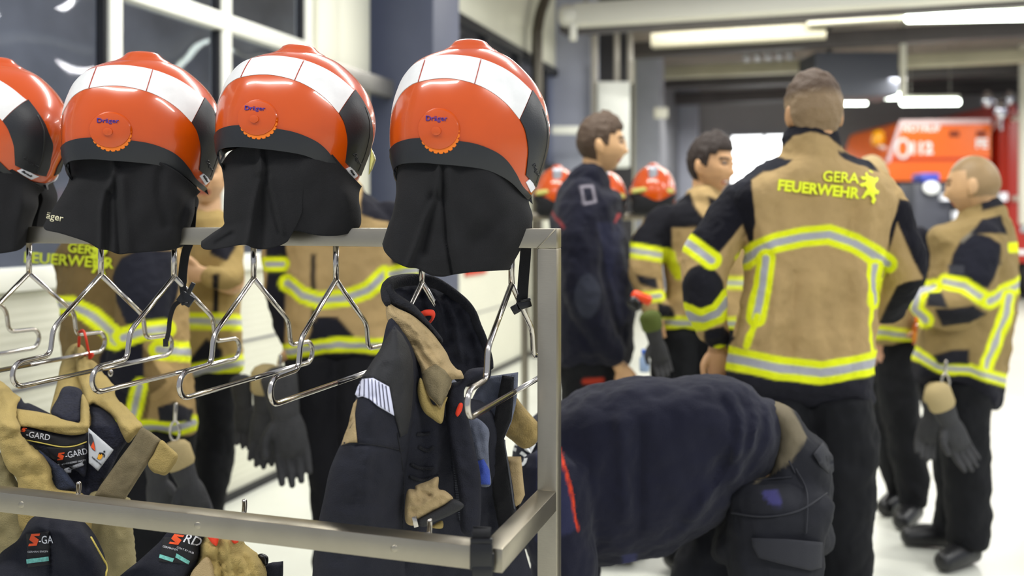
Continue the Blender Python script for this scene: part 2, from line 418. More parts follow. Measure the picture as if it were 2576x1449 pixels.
lamp(1985, 2172, 262, 3.4, 'far lit tube beginning behind the short haired man in tan', .03)
for k, (py, px, s1, h, mm) in enumerate(((125, 1650, 9, .22, m_beam), (185, 1650, 12, .2, m_beaml), (212, 1690, 14, .2, m_beam), (250, 1700, 14, .25, m_beam), (285, 1720, 14, .25, m_beaml), (322, 1760, 16, .3, m_beam))):
    z = 4.1; beam('beam_cross', px, min(ly(z, py), 27), z, -1.5, s1, .3, h, mm)
for k in range(5):
    a = W(1760+k*22, 150, 16); b = W(1830+k*30, 195, 16)
    mk('ceiling_rib', bar(Vector((a.x, 13.5+k*.02, 4.38)), Vector((b.x+.6, 17, 4.3)), .1, .06), m_steel0, kind='structure', auto=30)
o = mk('ventilation_box', box(*[x for x in (W(2050, 0, 14).x, W(2262, 0, 14).x)], 14, 14.8, W(0, 240, 14).z, W(0, 130, 14).z, .02), mat('duct_slate', '#5E616C', .5, metal=.3), auto=30)
tag(o, 'dark slate ventilation box hanging under the ceiling above the short haired man', 'ventilation box')
mk('drop_pipe_bracket', box(W(2100, 0, 14).x, W(2110, 0, 14).x, 14.3, 14.4, W(0, 132, 14).z, 4.46), m_steel0, o, smooth=False)
o = mk('drop_pipe', tube([W(2272, 245, 13.6), W(2272, 0, 13.6)*1.0], .045, smooth=False), m_pipe)
tag(o, 'white vertical drop pipe beside the dark ventilation box', 'pipe')
# services on the columns --------------------------------------
yb = 10.6
o = thing('switch_cabinet', W(1543, 420, yb), 'tall white switch cabinet hanging between the blue grey columns behind the navy jacket man', 'cabinet')
a, b = W(1503, 205, yb), W(1585, 420, yb)
mk('body', box(a.x, b.x, yb, yb+.25, b.z, a.z, .01), mat('cabinet_white', '#DFE1DA', .45), o, auto=30)
mk('door', box(a.x+.02, b.x-.02, yb-.015, yb, b.z+.02, a.z-.02, .004), mat('cabinet_white'), o, auto=30)
for px, nm in ((1497, 'thick pale conduit left of the switch cabinet'), (1554, 'middle pale conduit rising from the switch cabinet'), (1588, 'right pale conduit rising beside the dark column')):
    q = mk('conduit', tube([W(px, 330 if px < 1500 else 204, yb, .1), W(px, 80, yb, .1)], .032 if px != 1497 else .04, smooth=False), mat('conduit_grey', '#A8A399', .5)); tag(q, nm, 'pipe')
mk('wall_recess', box(W(1485, 0, 11.3).x, W(1592, 0, 11.3).x, 11.3, 11.4, 0, 4.4), mat('recess_dark', '#2A292B', .8), kind='structure', smooth=False)
q = mk('wall_rail', box(W(1388, 0, 10.3).x, W(1500, 0, 10.3).x, 10.25, 10.3, W(0, 338, 10.3).z, W(0, 318, 10.3).z, .01), m_frame, kind='structure', auto=30)
q = mk('junction_box', box(W(1645, 0, 14).x, W(1678, 0, 14).x, 13.9, 14, W(0, 298, 14).z, W(0, 272, 14).z, .01), m_pipe, auto=30); tag(q, 'small white junction box on the grey column beside the cabinet', 'junction box')
q = mk('bent_pipe', tube([wl(5.3, .12, 0), wl(5.3, .12, 3.0), wl(5.35, .12, 3.5), wl(5.6, .14, 3.85), wl(5.95, .14, 4.1), wl(6.2, .14, 4.25)], .06, n=8), mat('pipe_dark_steel', '#5B564C', .35, metal=.6)); tag(q, 'dark steel pipe bending under the ceiling behind the rightmost front helmet', 'pipe')
q = mk('notice_board', join(wbox(3.45, 4.0, .004, .02, .95, 1.36, .003)), mat('sign_red', '#C8371C', .5), auto=30); tag(q, 'red notice board with white marks on the cream door behind the dark coat', 'sign')
mk('lettering', join(*[wbox(3.78+.0*k, 3.93-.04*(k % 2), .021, .026, 1.29-.09*k-.02, 1.29-.09*k+.02) for k in range(4)]), mat('sign_white', '#F1EEE8', .5), q, smooth=False)
# ---------------------------------------------------------------- light: the hall's ceiling lamps, with fill lights added for columns and end wall
def alight(x, y, z, sx, sy, e, rz=0, col=(1, .985, .93)):
    l = bpy.data.lights.new('hall_lamp_and_fill', 'AREA'); l.shape = 'RECTANGLE'; l.size = sx; l.size_y = sy; l.energy = e; l.color = col
    o = bpy.data.objects.new('hall_lamp_and_fill', l); C.objects.link(o); o.location = (x, y, z); o.rotation_euler = (0, 0, rz); return o
rz = math.atan2(-.3045, .9525)
for (x, y, e) in ((-1.6, .4, 95), (2.2, -.8, 130), (.2, 3.6, 110), (4.2, 2.6, 120), (1.6, 6.9, 130), (5.6, 6.0, 150), (2.4, 9.0, 170), (3.4, 11, 160), (8, 10, 170), (6, 14.0, 250), (11, 13, 250), (3.6, 18.5, 190)):
    alight(x, y, 3.55, 2.6, .22, e*.62, rz)
yl = alight(-6.5, 6, 4.5, 1.5, 1.5, 260, 0, (.9, .93, 1)); yl.name = 'yard_fill_light'; yl.rotation_euler = (0, .5, 0)  # added fill that brightens the wall behind the panes, no lamp there
wd = bpy.data.worlds.new('world'); bpy.context.scene.world = wd; wd.use_nodes = True
wd.node_tree.nodes['Background'].inputs[0].default_value = (.80, .86, 1, 1); wd.node_tree.nodes['Background'].inputs[1].default_value = .46
cam = bpy.data.cameras.new('camera'); co = bpy.data.objects.new('camera', cam); C.objects.link(co); co.location = EYE; co.rotation_euler = (math.pi/2, 0, 0)
cam.sensor_width = 36; cam.lens = 36*F/2576; cam.shift_y = -(724.5-HY)/2576; cam.clip_start = .05; cam.clip_end = 100
cam.dof.use_dof = True; cam.dof.focus_distance = 1.72; cam.dof.aperture_fstop = 2.2
sc = bpy.context.scene; sc.camera = co; sc.view_settings.view_transform = 'Standard'; sc.view_settings.look = 'None'; sc.view_settings.exposure = 0.42; sc.view_settings.gamma = 1
# ================================================================ THE STEEL RACK
m_st = mat('brushed_steel', '#A39C8C', .34, metal=1, bump=.05, bscale=60, aniso=True, var=.06, vscale=12)
m_rod = mat('polished_rod', '#C2BCB4', .16, metal=1, bump=.05, bscale=90)
TB = .0348
R0 = Vector(((250-CX)*1.95/F, 1.95, 0))           # a point of the top rail's axis (plan)
RD = -LV                                          # to the right, towards the viewer
zt = CH-.0174-TB/2; zb = CH-.4765-TB/2
def rp(t, z=0): return R0+RD*t+Vector((0, 0, z))
def tpx(px, R=R0, d=RD):                          # where along the rail a picture column falls
    k = (px-CX)/F; return (k*R.y-R.x)/(d.x-k*d.y)
tP = tpx(1382)
rack = thing('clothes_rack', rp(tP), 'brushed stainless steel gear rack with square tube rails holding helmets and hangers', 'rack')
mk('top_rail', bar(rp(-1.9, zt), rp(tP+TB/2, zt), TB, TB, bev=.0016), m_st, rack, auto=35)
mk('post', bar(rp(tP, 0), rp(tP, zt-TB/2), TB, TB, up=RD, bev=.0016), m_st, rack, auto=35)
mk('post', bar(rp(-1.88, 0), rp(-1.88, zt-TB/2), TB, TB, up=RD, bev=.0016), m_st, rack, auto=35)
CR = rp(tP)-DV*.30                                # front corner
mk('side_rail', bar(rp(tP, zb)-DV*TB/2, CR+Vector((0, 0, zb))-DV*TB/2, TB, TB, bev=.0016), m_st, rack, auto=35)
fr = mk('front_rail', bar(CR+Vector((0, 0, zb))-RD*TB/2, CR-RD*2.9+Vector((0, 0, zb)), TB, TB, bev=.0016), m_st, rack, auto=35)
def frp(px, z=0):
    t = tpx(px, CR, RD); return CR+RD*t+Vector((0, 0, z))
for px in (75, 515, 1005):
    c = frp(px, zb)-DV*(TB/2+.0005)
    mk('weld_dot', ball(c, (.006, .0015, .006), 12), m_st, rack)
for px in (140, 567, 1046):
    c = frp(px, zb)+DV*(TB/2+.0)
    mk('hook', tube([c+Vector((0, 0, 0)), c+DV*.03+Vector((0, 0, .0)), c+DV*.036+Vector((0, 0, .012)), c+DV*.036+Vector((0, 0, .024))], .0042, n=4), m_rod, rack)
# seam lines of the mitred corner
mk('weld_seam', tube([rp(tP-TB/2, zt-TB/2)-DV*(TB/2+.0004), rp(tP+TB/2, zt+TB/2)-DV*(TB/2+.0004)], .0011, smooth=False, sides=6), m_st, rack)
# ---- hangers
def fillet(P, r, n=5):
    P = [Vector(p) for p in P]; out = [P[0]]
    for a, b, c in zip(P[:-2], P[1:-1], P[2:]):
        q = min(r, (b-a).length*.49, (c-b).length*.49); s = b+(a-b).normalized()*q; e = b+(c-b).normalized()*q
        for k in range(n+1): t = k/n; out.append(s*(1-t)**2+b*2*t*(1-t)+e*t*t)
    return out+[P[-1]]
hp = [(0, -.117), (.129, -.214), (.137, -.266), (.204, -.268)]
hp_arc = [(.204+.023*math.cos(a), -.291+.023*math.sin(a)) for a in [math.pi/2-k*math.pi/10 for k in range(1, 11)]]
def hanger(px, label, drop=0):
    t = tpx(px); b = rp(t)
    o = thing('coat_hanger', b+Vector((0, 0, CH-.32)), label, 'coat hanger', 'steel hangers welded under the top rail')
    top = Vector((0, 0, zt-TB/2)); ap = Vector((0, 0, CH-.117))
    mk('neck', tube([b+top+Vector((0, 0, .002)), b+ap], .0057, smooth=False, sides=16, caps=.2), m_rod, o)
    for s in (-1, 1):
        q = fillet([Vector((u, v, 0)) for u, v in hp], .016)+[Vector((u, v, 0)) for u, v in hp_arc]+[Vector((0, -.314, 0))]
        pts = [b+DV*(s*p.x)+Vector((0, 0, CH+p.y)) for p in q]
        mk('arm', tube(pts, .0050, smooth=False, sides=12, caps=.1), m_rod, o)
    return o
HL = ['empty steel hanger at the far left edge, only its loop showing', 'empty steel hanger left of the one with the red loop', 'steel hanger second from the left helmet curtain, over the tan lining', 'empty steel hanger behind the dangling black chin strap', 'empty steel hanger under the third helmet', 'empty steel hanger left of the dark coat', 'steel hanger inside the collar of the dark coat', 'empty steel hanger next to the upright post']
for px, l in zip((-105, 73, 254, 438, 638, 845, 1062, 1287), HL): hanger(px, l)
# ================================================================ HELMETS
m_or = mat('helmet_orange', '#C24A00', .24, coat=.5, var=.03, vscale=14)
m_or2 = mat('wheel_orange', '#E47410', .45)
m_wh = mat('reflective_white', '#DEDEDC', .38, var=.04, vscale=60, bump=.04, bscale=40)
m_bkp = mat('black_rubber', '#1C1E22', .42, bump=.06, bscale=300, var=.08, vscale=30)
m_cl = mat('black_curtain', '#0E0E11', .95, bump=.5, bscale=900, var=.15, vscale=40)
m_vio = mat('violet_print', '#3A1F8C', .5)
m_red = mat('red_line', '#A3331A', .4)
KH = 1/2.195*1.69/F                               # outline units -> metres
OC = (620., 600.)
full = [(600, 128), (480, 150), (370, 190), (300, 240), (245, 320), (208, 420), (185, 520), (178, 620), (183, 720), (200, 820), (250, 920), (350, 1010), (480, 1060), (620, 1085), (760, 1070), (880, 1020), (965, 950), (1010, 830), (1045, 720), (1064, 620), (1062, 540), (1045, 460), (1010, 375), (950, 290), (860, 205), (790, 165), (700, 135)]
rimb = [(240, 912), (216, 870), (208, 825), (222, 786), (258, 766), (350, 755), (450, 760), (560, 768), (680, 785), (760, 815), (830, 860), (900, 930), (950, 978), (975, 1000)]
fo = sp2(full, 6); ang = []; 
for x, y in fo: ang.append((math.atan2(-(y-OC[1]), x-OC[0]) % (2*math.pi), math.hypot(x-OC[0], y-OC[1])))
ang.sort(); A_ = np.array([a for a, r in ang]); R_ = np.array([r for a, r in ang])
A_ = np.concatenate([A_-2*math.pi, A_, A_+2*math.pi]); R_ = np.tile(R_, 3)
def rfull(th): return float(np.interp(th % (2*math.pi), A_, R_))
BH = .118
def hs(x, y, off=0):
    """outline coords -> local point on the near side of the shell, pushed out by off"""
    def raw(x, y):
        dx, dy = x-OC[0], y-OC[1]; r = math.hypot(dx, dy); rho = min(r/rfull(math.atan2(-dy, dx)), 1)
        return Vector((dx*KH, -BH*math.sqrt(max(1-rho**2.3, 0)), -dy*KH))
    p = raw(x, y)
    if off:
        a, b = raw(x+4, y)-raw(x-4, y), raw(x, y+4)-raw(x, y-4); n = a.cross(b)
        if n.length > 1e-9:
            n.normalize(); n = -n if n.y > 0 else n
            dx, dy = x-OC[0], y-OC[1]; rad = Vector((dx, 0, -dy)).normalized()
            if n.dot(rad) < 0 and p.y > -.03: n = rad
            p = p+n*off
    return p
def gshell(rows, th, flip=1):
    """rows of (x,y) -> patch with thickness"""
    n, m = len(rows), len(rows[0]); V = [hs(x, y, th) for r in rows for x, y in r]+[hs(x, y, -.0004) for r in rows for x, y in r]; K = n*m; Fc = []
    for i in range(n-1):
        for j in range(m-1):
            a = i*m+j; Fc.append((a, a+1, a+m+1, a+m)); Fc.append((a+K, a+m+K, a+m+1+K, a+1+K))
    for i in range(n-1):
        for j in (0, m-1): a = i*m+j; Fc.append((a, a+m, a+m+K, a+K))
    for j in range(m-1):
        for i in (0, n-1): a = i*m+j; Fc.append((a, a+1, a+1+K, a+K))
    return [Vector((p.x, p.y*flip, p.z)) for p in V], Fc
def alongn(poly, n):
    P = sp2(poly, 6, False); L = [0]
    for a, b in zip(P[:-1], P[1:]): L.append(L[-1]+math.hypot(b[0]-a[0], b[1]-a[1]))
    s = np.linspace(0, L[-1], n); return list(zip(np.interp(s, L, [p[0] for p in P]), np.interp(s, L, [p[1] for p in P])))
def strip(top, bot, n=40, m=8, s0=0, s1=1):
    T, B = alongn(top, n*4), alongn(bot, n*4); i0, i1 = int(s0*(n*4-1)), int(s1*(n*4-1))
    idx = [int(round(v)) for v in np.linspace(i0, i1, n)]
    return [[(T[i][0]*(1-k/m)+B[i][0]*k/m, T[i][1]*(1-k/m)+B[i][1]*k/m) for i in idx] for k in range(m+1)]
HM = {}
def hmesh(key, vf, m, auto=None):
    if key not in HM:
        me = bpy.data.meshes.new(key); me.from_pydata([Vector(p) for p in vf[0]], [], vf[1]); me.materials.append(m)
        bm = bmesh.new(); bm.from_mesh(me); bmesh.ops.recalc_face_normals(bm, faces=bm.faces); bm.to_mesh(me); bm.free()
        me.shade_smooth()
        if auto: me.set_sharp_from_angle(angle=auto*D2R)
        HM[key] = me
    return HM[key]
def both(rows, th): return join(gshell(rows, th), gshell(rows, th, -1))
def shell_vf():
    nth, nph = 128, 26; rb = [(x, y) for x, y in sp2(rimb, 8, False)]
    V, Fc = [], []
    def rr(th):   # where the ray meets the rim curve
        d = (math.cos(th), -math.sin(th)); best = rfull(th)
        for (x0, y0), (x1, y1) in zip(rb[:-1], rb[1:]):
            ex, ey = x1-x0, y1-y0; den = d[0]*ey-d[1]*ex
            if abs(den) < 1e-9: continue
            t = ((x0-OC[0])*ey-(y0-OC[1])*ex)/den; s = ((x0-OC[0])*d[1]-(y0-OC[1])*d[0])/den
            if t > 0 and -.001 <= s <= 1.001: best = min(best, t)
        return best
    for side in (1, -1):
        for i in range(nth):
            th = 2*math.pi*i/nth; rm = rfull(th); pm = math.asin(min(rr(th)/rm, 1))
            for j in range(nph+1):
                rho = math.sin(pm*j/nph); x = OC[0]+rho*rm*math.cos(th); y = OC[1]-rho*rm*math.sin(th)
                p = Vector(((x-OC[0])*KH, -BH*side*math.sqrt(max(1-min(rho, 1)**2.3, 0)), -(y-OC[1])*KH)); V.append(p)
    S = nth*(nph+1)
    for s in (0, 1):
        for i in range(nth):
            for j in range(nph):
                a = s*S+i*(nph+1)+j; b = s*S+((i+1) % nth)*(nph+1)+j
                Fc.append((a, b, b+1, a+1) if j else (a, b+1, a+1))
    bm = bmesh.new(); vs = [bm.verts.new(p) for p in V]
    for q in Fc:
        try: bm.faces.new([vs[i] for i in q])
        except ValueError: pass
    bmesh.ops.remove_doubles(bm, verts=bm.verts, dist=.0004); bm.verts.index_update()
    r = [v.co.copy() for v in bm.verts], [tuple(v.index for v in f.verts) for f in bm.faces]; bm.free(); return r
bt = [(206, 420), (222, 375), (250, 312), (310, 242), (380, 206), (480, 190), (580, 195), (680, 215), (780, 255), (860, 305), (940, 375)]
bb = [(192, 500), (212, 455), (250, 392), (300, 352), (345, 335), (430, 320), (520, 320), (630, 345), (720, 388), (800, 450), (865, 525)]
pt = [(945, 372), (990, 440), (1030, 530), (1047, 630), (1042, 700), (1016, 800), (985, 900)]
pb = [(868, 527), (895, 580), (912, 650), (917, 700), (915, 740), (912, 780), (908, 822)]
kt = [(178, 712), (196, 684), (230, 655), (300, 632), (380, 626), (450, 628), (535, 638), (640, 655), (740, 695), (800, 742), (850, 810), (890, 878), (955, 945), (972, 985)]
KC = (447, 590)
def disc(c, r, off, sink, teeth=0, amp=0, dome=0, n=88, flip=1):
    """a round piece lying on the curved shell: r and amp in outline units, off/sink in metres"""
    cx, cy = c; V, Fc = [], []; rows = [(r, -sink), (r, off-.0012), (r*.965, off)] if teeth or r < 40 else [(r*1.06, -sink), (r*1.03, .0006), (r*.99, off*.55), (r*.94, off)]
    rows += [(r*.7, off+dome*.5), (r*.35, off+dome*.9), (.4, off+dome)]
    for q, o in rows:
        for k in range(n):
            a = 2*math.pi*k/n; rr = q+(amp*(1 if math.sin(a*teeth) > -.2 else -1)*.5 if teeth and q > r*.9 else 0)
            p = hs(cx+rr*math.cos(a), cy+rr*math.sin(a), o); V.append(Vector((p.x, p.y*flip, p.z)))
    for i in range(len(rows)-1):
        for k in range(n): a, b = i*n+k, i*n+(k+1) % n; Fc.append((a, b, b+n, a+n))
    Fc.append(tuple(range((len(rows)-1)*n, len(rows)*n))); return V, Fc
fc = -hs(*KC).y
def stext(s, cx, cy, size, ang, th=.0008, sx=1):
    P, fs = textpx(s, cx, cy, size, ang, sx)
    n = len(P); V = [hs(x, y, th+.0006) for x, y in P]+[hs(x, y, 0) for x, y in P]; Fc = [q for q in fs]+[tuple(i+n for i in q[::-1]) for q in fs]
    for a, b in boundary(fs): Fc.append((a, b, b+n, a+n))
    return V, Fc
def flat_text(s, cx, cy, size, ang, y):
    P, fs = textpx(s, cx, cy, size, ang); n = len(P)
    V = [Vector(((a-OC[0])*KH, y, -(b-OC[1])*KH)) for a, b in P]; return V, fs
def helmet(label, loc, rot, sc=(1, 1, 1), name=None, text=True, plain=False, group='orange fire helmets on the front rack'):
    o = bpy.data.objects.new('fire_helmet', None); C.objects.link(o); o.location = loc; o.rotation_euler = rot; o.scale = sc; o.empty_display_size = .1
    tag(o, label, 'helmet', group); ORG[o.name] = Vector((0, 0, 0))
    def P(nm, key, vf, m, par=o, auto=None):
        me = HM[key] if key in HM else hmesh(key, vf(), m, auto)
        q = bpy.data.objects.new(nm, me); C.objects.link(q); q.parent = par; return q
    sh = P('shell', 'h_shell', shell_vf, m_or)
    if len(sh.data.materials) < 2: sh.data.materials.append(mat('helmet_inside', '#141416', .8))
    s = sh.modifiers.new('thickness', 'SOLIDIFY'); s.thickness = .004; s.offset = -1; s.material_offset = 1; s.material_offset_rim = 1
    P('crown_cap', 'h_cap', lambda: lathe([(r*KH, z*KH) for r, z in ((178, 415), (146, 449), (118, 465), (101, 480), (88, 496), (62, 507), (30, 511), (.5, 512))], (0, 0, 0), 48, Matrix.Scale(.8, 3, Vector((0, 1, 0)))), m_or)
    for f, sd in ((1, 'n'), (-1, 'f')):
        if not plain:
            bd = P('reflective_band', 'h_band'+sd, lambda: gshell(strip(bt, bb, 60, 8), .0012, f), m_wh, auto=40)
            for q_, (x0, y0, x1, y1) in enumerate(((377, 206, 340, 336), (668, 211, 630, 345))):
                P('band_joint', 'h_joint%s%d' % (sd, q_), lambda: gshell([[(x0-2+(x1-x0)*k/8, y0+(y1-y0)*k/8), (x0+3+(x1-x0)*k/8, y0+(y1-y0)*k/8)] for k in range(9)], .0017, f), m_red, bd)
            fp = P('front_pad', 'h_pad'+sd, lambda: gshell(strip(pt, pb, 30, 10), .0022, f), m_bkp, auto=40)
            P('pad_joint', 'h_padj'+sd, lambda: gshell(strip([(1000, 470), (1028, 560), (1030, 650), (1010, 760), (975, 872)], [(997, 471), (1024, 560), (1026, 650), (1006, 760), (971, 870)], 24, 1), .0028, f), mat('joint_black', '#08090A', .5), fp)
        P('rubber_edge', 'h_edge'+sd, lambda: gshell(strip(kt, rimb, 60, 8), .0030, f), m_bkp, auto=40)
    for f in (1, -1):
        P('adjusting_wheel', 'h_gear%d' % f, lambda: disc((452, 607), 97, .0040, .004, 22, 9, 0, flip=f), m_or2, auto=40)
        P('wheel_cover', 'h_cov%d' % f, lambda: disc((446, 582), 106, .0052, .001, 0, 0, .0035, flip=f), m_or, auto=40)
        P('button', 'h_but%d' % f, lambda: disc((441, 590), 23, .0115, .001, 0, 0, .001, n=32, flip=f), m_or, auto=40)
    if text:
        P('brand_lettering', 'h_txt', lambda: stext('Dräger', 440, 528, 37, 0, .0085), m_vio)
        P('raised_lettering', 'h_emb', lambda: stext('Dräger', 966, 795, 26, 62, .0032), mat('rubber_raised', '#1B1C1F', .35))
        st = P('name_sticker', 'h_stk', lambda: gshell([[(911+36*(i/6)+26*(j/5), 862+60*(i/6)-22*(j/5)) for i in range(7)] for j in range(6)], .0020), mat('sticker_white', '#E9E9EE', .5), auto=40)
        if name: P('name_lettering', 'h_n_'+name, lambda: stext(name, 942, 880, 18, 58, .0034, .9), mat('print_black', '#101014', .6), st)
    return o
def curtain(o, name, left, right, hem, top, Zc, pleats, root, dmax=.105, seed=1):
    """neck cloth: four picture-space border curves filled in, hung in an arc round the rail"""
    n, m = 90, 46
    def rs(P, k):
        Q = sp2(P, 6, False); L = [0]
        for a, b in zip(Q[:-1], Q[1:]): L.append(L[-1]+math.hypot(b[0]-a[0], b[1]-a[1]))
        s = np.linspace(0, L[-1], k); return np.stack([np.interp(s, L, [p[0] for p in Q]), np.interp(s, L, [p[1] for p in Q])], 1)
    T, B, Lf, Rt = rs(top, n), rs(hem, n), rs(left, m), rs(right, m)
    P = np.zeros((m, n, 2))
    for i in range(m):
        v = i/(m-1)
        for j in range(n):
            u = j/(n-1)
            P[i, j] = (1-v)*T[j]+v*B[j]+(1-u)*Lf[i]+u*Rt[i]-((1-u)*(1-v)*T[0]+u*(1-v)*T[-1]+(1-u)*v*B[0]+u*v*B[-1])
    flat = P.reshape(-1, 2); disp = np.zeros(len(flat))
    for line, amp, wd in pleats:
        dd = dist(flat, line); disp += 1.4*amp*np.exp(-(dd/wd)**2)
    V = []
    for s, nm, wrap in ((-1, name, 0),):
        for th in (0, .0022):
            for i in range(m):
                for j in range(n):
                    u = j/(n-1); v = i/(m-1); a = 1-abs(2*u-1)**2.6; d = .028+(dmax-.028)*max(a, 0)**.55
                    d *= 1-.12*v; d = max(d, .027); dt = .008+.090*max(a, 0)**.9; k_ = min(v/.42, 1); k_ = k_*k_*(3-2*k_); d = dt*(1-k_)+d*k_
                    q = Vector((P[i, j, 0]*.02, P[i, j, 1]*.012, seed)); w = .008*noise.noise(q)*min(1, v*3)
                    V.append(W(P[i, j, 0], P[i, j, 1], Zc-(d+(disp[i*n+j]+w)*max(a, 0)**.5)+th))
    K = n*m; Fc = []
    for i in range(m-1):
        for j in range(n-1):
            a = i*n+j; Fc.append((a, a+1, a+n+1, a+n)); Fc.append((a+K, a+n+K, a+n+1+K, a+1+K))
    for i in range(m-1):
        for j in (0, n-1): a = i*n+j; Fc.append((a, a+n, a+n+K, a+K))
    for j in range(n-1):
        for i in (0, m-1): a = i*n+j; Fc.append((a, a+1, a+1+K, a+K))
    M = Matrix.LocRotScale(root.location, root.rotation_euler, root.scale).inverted()
    near = ([M @ v for v in V], Fc)
    q = mk('neck_curtain', near, m_cl, root)
    # the far flap, the same cloth hung on the other side of the rail
    xc = sum(v.x for v in V)/len(V); far = ([M @ Vector((xc+(v.x-xc)*.84, 2*Zc-v.y, v.z+.02)) for v in V], Fc); q2 = mk('neck_curtain', far, m_cl, root)
    return q, (V, Fc)
def zr(px): return rp(tpx(px)).y
def hloc(px, py): z = zr(px); return W(px, py, z)
H = {}
H[1] = helmet('orange fire helmet at the far left edge with a white sticker reading Bartels', hloc(-8, 325), (5*D2R, 5*D2R, -7*D2R), (1.06, 1, .93), 'Bartels')
H[2] = helmet('orange fire helmet second from left, its sticker reading Wöllner', hloc(363, 334), (6*D2R, -1*D2R, 22*D2R), (1.07, 1, .985), 'Wöllner')
H[3] = helmet('orange fire helmet third from left, tilted forward, its sticker reading Heim', hloc(746, 316), (3*D2R, 2*D2R, 8*D2R), (1.04, 1, .93), 'Heim')
H[4] = helmet('largest orange fire helmet, rightmost on the rack beside the upright post', hloc(1182, 333), (6*D2R, 0, 5*D2R), (1, 1, 1), None)
m_peg = m_rod
CT = {}
def crop2(P): return [(900+x/2.195, 60+y/2.195) for x, y in P]
def crop1(P): return [(x/2.576, 100+y/2.576) for x, y in P]
CT[4] = curtain(H[4], 'neck_curtain', crop2([(204, 830), (212, 930), (190, 1050), (165, 1120), (135, 1215)]), crop2([(960, 960), (945, 985), (966, 1060), (955, 1130), (930, 1190), (870, 1300), (835, 1360)]),
    crop2([(135, 1215), (150, 1260), (200, 1310), (270, 1345), (330, 1352), (400, 1388), (470, 1397), (530, 1385), (640, 1371), (750, 1364), (835, 1360)]),
    crop2([(204, 830), (245, 735), (350, 715), (450, 715), (560, 735), (680, 750), (760, 780), (830, 830), (900, 900), (960, 960)]), zr(1182),
    [(crop2([(455, 760), (440, 930), (370, 1080), (330, 1200), (270, 1340)]), .010, 8), (crop2([(420, 960), (390, 1100), (360, 1250)]), -.012, 14), (crop2([(462, 770), (470, 950), (490, 1200), (520, 1380)]), -.007, 5), (crop2([(500, 780), (520, 1000), (560, 1380)]), .006, 16), (crop2([(700, 800), (780, 1000), (800, 1300)]), .006, 40), (crop2([(640, 1200), (800, 1080), (940, 1010)]), -.005, 20)], H[4], seed=4)
CT[2] = curtain(H[2], 'neck_curtain', crop1([(432, 800), (448, 900), (402, 1000), (340, 1100), (278, 1208)]), crop1([(1300, 985), (1265, 1030), (1262, 1110), (1245, 1180), (1228, 1230), (1220, 1290), (1185, 1340)]),
    crop1([(278, 1208), (300, 1235), (390, 1255), (560, 1310), (640, 1355), (700, 1365), (770, 1390), (850, 1383), (1000, 1372), (1110, 1362), (1185, 1340)]),
    crop1([(432, 800), (480, 750), (600, 745), (750, 740), (900, 752), (1030, 790), (1130, 840), (1220, 910), (1300, 985)]), zr(352),
    [(crop1([(735, 790), (735, 900), (680, 1000), (660, 1100), (655, 1350)]), .010, 9), (crop1([(700, 1000), (690, 1180), (690, 1360)]), -.012, 12), (crop1([(740, 900), (755, 1100), (768, 1380)]), -.007, 6), (crop1([(790, 900), (800, 1100), (830, 1380)]), .006, 14), (crop1([(1040, 850), (1030, 1000), (1080, 1200)]), -.006, 12), (crop1([(1250, 1010), (1200, 1080), (1170, 1200), (1190, 1330)]), -.012, 12), (crop1([(500, 900), (430, 1050)]), .005, 18)], H[2], seed=2)
CT[3] = curtain(H[3], 'neck_curtain', crop1([(1432, 810), (1452, 930), (1450, 1050), (1448, 1150), (1450, 1200), (1380, 1250), (1305, 1305)]), crop1([(2345, 950), (2330, 985), (2328, 1050), (2338, 1110), (2340, 1190), (2315, 1235)]),
    crop1([(1305, 1305), (1305, 1345), (1350, 1362), (1450, 1350), (1580, 1328), (1640, 1350), (1720, 1358), (1800, 1340), (1870, 1300), (1850, 1255), (1920, 1240), (2060, 1268), (2200, 1268), (2315, 1235)]),
    crop1([(1432, 810), (1500, 720), (1620, 680), (1750, 640), (1880, 620), (2000, 645), (2120, 710), (2230, 830), (2345, 950)]), zr(742),
    [(crop1([(1690, 680), (1690, 900), (1650, 1050), (1600, 1320)]), .010, 9), (crop1([(1700, 900), (1690, 1100), (1680, 1340)]), -.013, 14), (crop1([(1700, 690), (1730, 900), (1770, 1100), (1810, 1250)]), -.008, 6), (crop1([(1740, 900), (1790, 1100), (1820, 1240)]), .007, 10), (crop1([(2250, 1000), (2300, 1200)]), .005, 16), (crop1([(1400, 1320), (1500, 1260)]), -.01, 8)], H[3], seed=3)
CT[1] = curtain(H[1], 'neck_curtain', [(-170, 440), (-180, 520), (-190, 610)], [(112, 478), (97, 492), (96, 520), (82, 560), (72, 606)], [(-190, 610), (-100, 650), (0, 638), (50, 628), (72, 606)], [(-170, 440), (-120, 385), (-40, 390), (30, 425), (112, 478)], zr(-28),
    [([(-60, 420), (-80, 640)], -.01, 10), ([(60, 480), (40, 620)], .006, 18)], H[1], seed=1)
# embroidered name on the second curtain
V, Fc = CT[2][1]; bv = BVHTree.FromPolygons(V, Fc)
P, fs = textpx('äger', 138, 546, 25, 12, bold=.01)
Mi = Matrix.LocRotScale(H[2].location, H[2].rotation_euler, H[2].scale).inverted()
dv, df = decal(None, bv, .0008, .0008, P=P, fs=fs); mk('embroidery', ([Mi @ v for v in dv], df), mat('thread_cream', '#CFC9A8', .8), CT[2][0])
# pegs the helmets stand on: welded to the rail
for px in (-28, 352, 742, 1182):
    b = rp(tpx(px)); top = W(px, 345, b.y).z
    mk('helmet_peg', join(tube([b+Vector((0, 0, zt)), Vector((b.x, b.y, top))], .007, smooth=False), ball((b.x, b.y, top), (.04, .04, .02), 16)), m_rod, rack)
